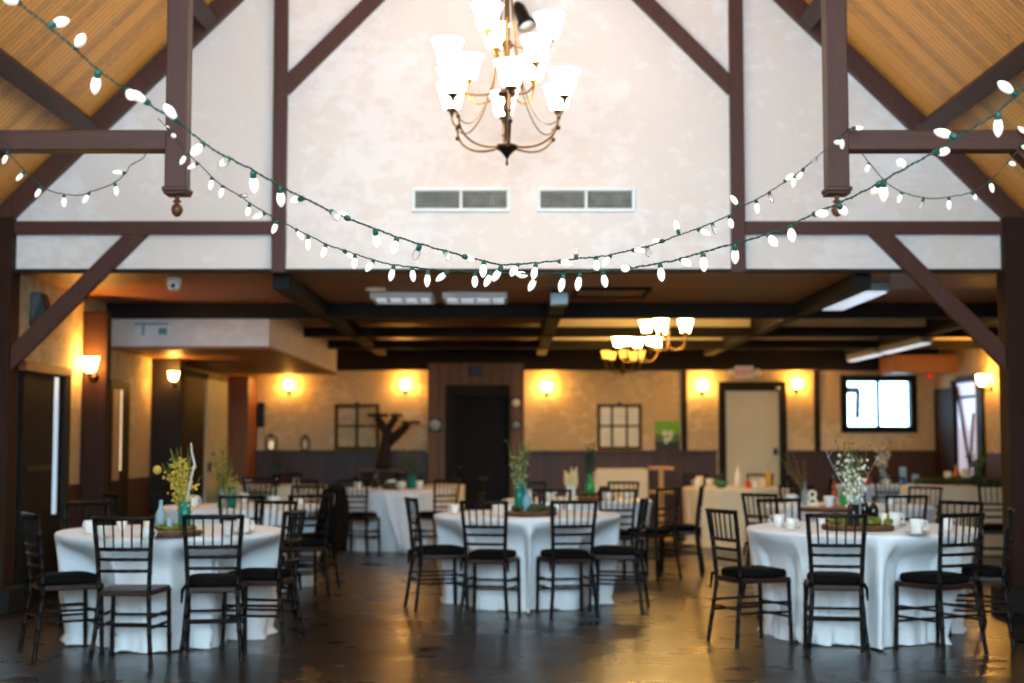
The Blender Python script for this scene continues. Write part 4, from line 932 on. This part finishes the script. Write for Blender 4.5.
# centrepieces
def wood_slice(x, y, r, label, h=.035, z=zt):
    e = empty('wood_slice', (x, y, z), random.uniform(0, 6), label=label, cat='wood slice', group='wood slices under the centrepieces')
    n = 28; rr = [r * (1 + .06 * math.sin(3 * 2 * PI * j / n + x) + .03 * math.cos(7 * 2 * PI * j / n)) for j in range(n)]
    b = MB(); b.v = [(rr[j] * k_ * math.cos(2 * PI * j / n), rr[j] * k_ * math.sin(2 * PI * j / n), zz) for zz, k_ in ((0, .97), (h * .5, 1.01), (h, .985)) for j in range(n)]
    b.f = [(i * n + j, i * n + (j + 1) % n, (i + 1) * n + (j + 1) % n, (i + 1) * n + j) for i in range(2) for j in range(n)] + [tuple(range(n - 1, -1, -1))]
    b.build('bark', 'bark', e); b = MB(); b.v = [(rr[j] * .95 * math.cos(2 * PI * j / n), rr[j] * .95 * math.sin(2 * PI * j / n), h + .001) for j in range(n)] ; b.v += [(v_[0] , v_[1], h - .01) for v_ in b.v]
    b.f = [tuple(range(n))] + [(j, j + n, (j + 1) % n + n, (j + 1) % n) for j in range(n)]; b.build('face', 'slice', e)
    return z + h + .002
def moss(x, y, z, w_, d, h, label, m='moss', seed=1):
    rnd = random.Random(seed); b = MB()
    for i in range(int(70 * max(1, w_ / .25))):
        a = rnd.uniform(0, 2 * PI); r = math.sqrt(rnd.random()); s_ = rnd.uniform(.4, 1)
        b.ball((math.cos(a) * r * w_, math.sin(a) * r * d, h * .35 * (1.2 - r)), h * s_ * .55, 6, 4, .9)
    o = b.build('moss', m, None, True, loc=(x, y, z + h * .3)); tag(o, label, 'moss', kind='stuff')
def vase(x, y, z, prof, m, label, nm='vase', cat='vase', water=False):
    e = empty(nm, (x, y, z), label=label, cat=cat)
    MB().lathe(prof, 20).build('body', m, e, True)
    r0 = prof[len(prof) // 2][0]
    return e
CYL = lambda r, h: [(.001, 0), (r * .85, 0), (r * .92, .01), (r, h * .5), (r, h), (r - .004, h), (r - .004, h * .5), (r * .8, .014), (.001, .014)]
BOT = lambda r, h: [(.001, 0), (r, 0), (r, h * .5), (r * .85, h * .6), (r * .38, h * .74), (r * .36, h * .97), (r * .45, h), (r * .3, h), (r * .28, h * .75), (.001, h * .7)]
def sprig(x, y, z, n, h, sp, petals, label, nm='bouquet', cat='flowers', seed=1, dens=16, stem='stem', size=.012, twigs=0, leaf=None, lean=(0, 0), ball=None):
    rnd = random.Random(seed); e = empty(nm, (x, y, z), label=label, cat=cat)
    s = MB(); f = MB(); tw = MB(); lf = MB()
    for i in range(n):
        a = rnd.uniform(0, 2 * PI); L = h * rnd.uniform(.6, 1); q = sp * math.sqrt(rnd.random())
        top = Vector((math.cos(a) * q + lean[0], math.sin(a) * q + lean[1], L)); mid = Vector((top.x * .25, top.y * .25, L * .5))
        pts = bez((rnd.uniform(-.01, .01), rnd.uniform(-.01, .01), 0), mid * .5, mid, top, 7); s.tube(pts, .0022, 4)
        for k in range(dens):
            t_ = rnd.uniform(.5, 1); p_ = Vector((0, 0, 0)).lerp(top, t_) if t_ < .5 else pts[min(7, int(t_ * 7))]
            p_ = p_ + Vector((rnd.gauss(0, .022), rnd.gauss(0, .022), rnd.gauss(0, .02)))
            f.ball(p_, size * rnd.uniform(.5, 1.15), 6, 4)
            if leaf and k % 2 == 0:
                p_ = pts[rnd.randrange(2, 8)]; d = Vector((rnd.gauss(0, 1), rnd.gauss(0, 1), rnd.uniform(.2, 1))).normalized() * .05; w_ = d.cross(Vector((0, 0, 1))).normalized() * .011
                lf.add([p_, p_ + d * .5 + w_, p_ + d, p_ + d * .5 - w_, p_ + d * .5 + Vector((0, 0, .006))], [(0, 1, 4), (1, 2, 4), (2, 3, 4), (3, 0, 4)])
    s.build('stem', stem, e, True)
    if f.v: f.build('blossom', petals, e, True)
    if lf.v: lf.build('foliage', leaf, e, True)
    for i in range(twigs):
        a = rnd.uniform(-.6, .6) + (PI if i % 2 else 0); pts = [Vector((0, 0, 0))]; d = Vector((math.cos(a) * .25, rnd.uniform(-.1, .1), 1)).normalized()
        for k in range(8): pts.append(pts[-1] + d * h * 1.2 / 8); d = (d + Vector((rnd.gauss(0, .14), rnd.gauss(0, .1), 0))).normalized()
        tw = MB().tube(pts, [.0032 * (1 - .09 * k) for k in range(9)], 6)
        for k in (4, 5, 6):
            dd = Vector((rnd.choice((-1, 1)) * .6, rnd.uniform(-.3, .3), .8)).normalized(); tw.tube([pts[k], pts[k] + dd * .08, pts[k] + dd * .15 + Vector((0, 0, .02))], [.002, .0014, .001], 5)
        tw.build('twig', 'twig', e, True)
    if ball: MB().ball(ball, .03, 12, 8).build('blossom_ball', petals, e, True)
    return e
# front left
x, y = on(170, 536); sz = wood_slice(x, y, .2, 'wood slice under the yellow wildflowers')
moss(x, y - .02, sz, .17, .14, .045, 'green moss on the front left wood slice', seed=2)
xv, yv = x + .09, y + .02
vase(xv, yv, sz, CYL(.042, .19), 'tealglass', 'teal glass vase on the front left wood slice')
sprig(xv, yv, sz + .02, 26, .54, .15, 'yellow', 'yellow wildflowers in the teal glass vase', seed=4, dens=15, size=.0105, lean=(-.03, 0), ball=(-.18, -.03, .38))
MB_ = MB().tube([(.0, 0, 0), (.005, 0, .2), (.03, 0, .33), (.05, 0, .42), (.03, 0, .5), (.025, 0, .56)], [.007, .007, .008, .008, .007, .005], 8).build('twig', 'twig', None, True, loc=(xv + .015, yv - .012, sz + .02)); tag(MB_, 'single bent pale twig standing in the teal glass vase', 'twig')
vase(x - .06, y - .02, sz, BOT(.035, .2), 'paleglass', 'slim clear bottle left of the teal glass vase', 'bottle', 'bottle')
vase(x + .02, y - .1, sz, CYL(.025, .09), 'paleglass', 'small glass votive before the teal vase', 'votive', 'candle holder')
vase(x - .14, y - .06, sz, CYL(.025, .07), 'candle', 'small cream votive at the left of the front left moss', 'votive', 'candle holder')
# middle
x, y = on(530, 516); sz = wood_slice(x, y, .21, 'wood slice in the centre of the middle table')
moss(x + .03, y, sz, .19, .14, .06, 'brown-green moss on the middle wood slice', 'darkmoss', seed=3)
vase(x - .09, y - .02, sz, CYL(.042, .23), 'tealglass', 'tall teal jar in the middle centrepiece')
vase(x - .03, y - .06, sz, BOT(.036, .2), 'blueglass', 'pale blue bottle beside the tall teal jar', 'bottle', 'bottle')
vase(x + .1, y + .03, sz, CYL(.035, .12), 'brownglass', 'dark jar at the right of the middle moss', 'jar', 'jar')
sprig(x - .09, y - .02, sz + .02, 18, .6, .12, 'paleleaf', 'leafy green sprigs in the tall teal jar', seed=9, dens=7, leaf='leaf', twigs=0, size=.01)
# front right
x, y = on(858, 530); sz = wood_slice(x, y, .25, 'wood slice in the centre of the front right table')
moss(x, y - .03, sz, .23, .13, .06, 'bright green moss on the front right wood slice', seed=6)
vase(x - .01, y + .02, sz, CYL(.042, .19), 'paleglass', 'clear glass vase in the front right centrepiece')
vase(x - .07, y - .17, sz - .01, CYL(.04, .16), 'brownglass', 'black jar at the front of the front right moss', 'jar', 'jar')
vase(x + .12, y + .03, sz, BOT(.036, .2), 'brownglass', 'dark bottle right of the clear vase', 'bottle', 'bottle')
vase(x + .07, y + .09, sz, BOT(.034, .22), 'brownglass', 'dark bottle behind the clear vase', 'bottle', 'bottle')
vase(x + .17, y - .05, sz, CYL(.026, .08), 'candle', 'cream votive right of the front right moss', 'votive', 'candle holder')
sprig(x - .01, y + .02, sz + .02, 24, .58, .12, 'whiteflower', 'white wildflowers in the clear glass vase', seed=13, dens=8, leaf='leaf', twigs=2, size=.013, lean=(-.02, 0))
# second row left
x, y = on(232, 508); vase(x, y, zt, CYL(.04, .2), 'tealglass', 'teal glass vase on the second-row left table')
vase(x - .1, y, zt, BOT(.04, .18), 'paleglass', 'clear bottle beside the second-row teal vase', 'bottle', 'bottle')
sprig(x - .1, y, zt + .02, 16, .62, .13, 'moss', 'brown-green wild grasses in the clear bottle', seed=21, dens=8, leaf='leaf', size=.008)
sprig(x, y, zt + .02, 8, .42, .08, 'yellow', 'sparse yellow sprigs in the second-row teal vase', seed=22, dens=7, size=.012)
# plume table
x, y = on(590, 500); vase(x, y, zt, BOT(.05, .3), 'greenglass', 'green bottle on the plume-topped table', 'bottle', 'bottle')
sprig(x, y, zt + .2, 10, .42, .1, 'darkleaf', 'dark leafy sprigs in the green bottle', seed=31, dens=12, leaf='darkleaf', size=.016)
vase(x + .16, y, zt, CYL(.06, .14), 'brownglass', 'dark jar right of the green bottle', 'jar', 'jar')
sz = wood_slice(x + .05, y - .15, .2, 'wood slice on the plume-topped table'); moss(x + .05, y - .15, sz, .17, .1, .05, 'dark moss on the plume table slice', 'darkmoss', 5)
x2, y2 = x - .2, y + .1
vase(x2, y2, zt, CYL(.05, .16), 'china', 'white vase holding the pale plumes')
e = empty('pampas_plume', (x2, y2, zt + .05), label='pale pampas plumes in the white vase', cat='plumes')
for k in range(7):
    a = k * 2.4; d = Vector((math.cos(a) * .07, math.sin(a) * .06, .22 + .04 * (k % 3)))
    MB().tube(bez((0, 0, .05), d * .3, d * .6, d, 9), [.006, .01, .02, .032, .04, .04, .034, .026, .014, .004], 7).build('plume', 'pampas', e, True)
# far tables
x, y = T8; x -= .25; y -= .35
e = empty('planter_bowl', (x, y, zt), label='green bowl at the front of the far cream table', cat='bowl'); MB().lathe([(.001, 0), (.05, 0), (.09, .05), (.095, .1), (.085, .1), (.07, .05), (.001, .03)], 18).build('body', 'greenbowl', e, True)
o = sprig(x, y, zt + .05, 8, .16, .08, 'darkleaf', 'low dark plant in the green bowl', seed=41, dens=6, leaf='darkleaf', size=.014)
vase(T8[0] + .1, T8[1] - .45, zt, CYL(.045, .09), 'redwax', 'red ceramic pot at the right front of the far cream table', 'pot', 'pot')
vase(T8[0] + .05, T8[1] + .1, zt, BOT(.05, .3), 'china', 'white jug standing tall on the far cream table', 'jug', 'jug')
vase(T8[0] + .45, T8[1] + .0, zt, BOT(.04, .3), 'yellow', 'yellow bottle at the right of the far cream table', 'bottle', 'bottle')
vase(T8[0] - .45, T8[1] + .3, zt, CYL(.05, .14), 'candle', 'cream candle at the left of the far cream table', 'candle', 'candle')
x, y = T5; vase(x + .3, y - .1, zt, CYL(.07, .18), 'tealglass', 'dark teal vase on the far cloth-cornered table'); sprig(x + .3, y - .1, zt + .05, 14, .5, .2, 'darkleaf', 'bushy dark green plant on the far cloth-cornered table', seed=51, dens=9, leaf='darkleaf', size=.014)
sz = wood_slice(x + .1, y - .3, .16, 'wood slice on the far cloth-cornered table'); moss(x + .1, y - .3, sz, .14, .1, .05, 'dark moss on the far wood slice', 'darkmoss', 8)
vase(x - .2, y + .1, zt, BOT(.05, .32), 'brownglass', 'dark bottle on the far cloth-cornered table', 'bottle', 'bottle')
vase(-3.3, 20.0, zt, CYL(.06, .16), 'brownglass', 'dark vase on the far left table'); sprig(-3.3, 20.0, zt + .05, 14, .5, .16, 'darkleaf', 'dark bushy sprigs on the far left table', seed=52, dens=9, leaf='darkleaf', size=.014)
# second-row right table
x, y = on(830, 512); sz = wood_slice(x + .02, y + .1, .26, 'wood slice on the second-row right table')
mug(x, y + .04, sz + .003, 'white mug standing on the second-row right wood slice', 1.1, .2, False)
e = empty('table_number', (x - .15, y + .02, sz), label='pale wooden figure-eight table marker beside the raised mug', cat='table marker')
for z_, r_ in ((.045, .036), (.115, .03)):
    MB().tube([(r_ * math.cos(2 * PI * j / 16), 0, z_ + r_ * math.sin(2 * PI * j / 16)) for j in range(17)], .014, 8, False).build('loop', 'candle', e, True)
MB().box(-.05, .05, -.02, .02, -.001, .012).build('base', 'lightwood', e)
x, y = T11; vase(x - .14, y - .0, zt, BOT(.034, .24), 'orangeglass', 'amber bottle on the second-row right table', 'bottle', 'bottle')
vase(x - .08, y - .12, zt, BOT(.034, .2), 'greenglass', 'green bottle on the second-row right table', 'bottle', 'bottle'); vase(x - .45, y - .1, zt, BOT(.036, .24), 'paleglass', 'clear bottle on the second-row right table', 'bottle', 'bottle')
sprig(x - .45, y - .1, zt + .05, 8, .5, .15, 'redwood', 'dry reddish grasses in the clear bottle', seed=61, dens=8, size=.01, lean=(-.1, 0))
# pale blue table
x, y = T14
for i, (dx, dy, m_, h, l) in enumerate(((.2, -.2, 'blueglass', .26, 'tall blue glass bottle on the pale blue table'), (.35, -.3, 'blueglass', .16, 'short blue glass tumbler on the pale blue table'), (-.05, -.3, 'china', .13, 'white tumbler on the pale blue table'), (-.3, -.2, 'orangeglass', .12, 'amber votive on the pale blue table'))):
    vase(x + dx, y + dy, zt, CYL(.05, h), m_, l, 'bottle' if i == 0 else 'tumbler', 'glass')
vase(x - .02, y, zt, BOT(.05, .3), 'blueglass', 'light blue vase in the centre of the pale blue table'); sprig(x - .02, y, zt + .1, 12, .6, .18, 'whiteflower', 'pale flowers in the light blue vase', seed=71, dens=6, leaf='darkleaf', size=.016)
# display table by the right wall
dz = .846
moss(5.65, 17.9, dz + .025, .62, .13, .1, 'long dark moss garland on the display table', 'darkmoss', 12)
for px_, m_, h, l, r in ((948, 'candle', .16, 'short white pillar candle on the mossy display table', .05), (966, 'candle', .2, 'taller white pillar candle at the right of the display moss', .055)):
    x = at(px_, 475, 17.9).x; e = empty('pillar_candle', (x, 17.9, dz + .03), label=l, cat='candle'); MB().lathe([(.001, 0), (r, 0), (r, h - .01), (r - .01, h), (.001, h - .015)], 18).build('wax', m_, e, True); MB().tube([(0, 0, h - .02), (.002, 0, h + .015)], .002, 5).build('wick', 'dark_metal', e)
x = at(957, 475, 18).x; e = empty('gourd', (x, 18.0, dz + .03), label='orange long-necked gourd between the pillar candles', cat='gourd'); MB().lathe([(.001, 0), (.05, .01), (.06, .06), (.045, .12), (.02, .2), (.018, .24), (.001, .25)], 16).build('body', 'orangecandle', e, True); MB().tube([(0, 0, .245), (.01, 0, .27)], .006, 6).build('stem', 'stem', e)
x = at(994, 470, 17.8).x - .1; vase(5.85, 18.0, dz, CYL(.06, .14), 'greenbowl', 'green pot at the right end of the display table', 'pot', 'pot'); sprig(5.85, 18.0, dz + .05, 12, .5, .13, 'leaf', 'tall green plant in the pot on the display table', 'potted_plant', 'plant', seed=81, dens=8, leaf='leaf', size=.018)

# ------------------------------------------------------------------ daylight
w = bpy.data.worlds.new('world'); S.world = w; w.use_nodes = True
bg = w.node_tree.nodes['Background']; bg.inputs['Color'].default_value = (.53, .80, 1.0, 1); bg.inputs['Strength'].default_value = 15.0
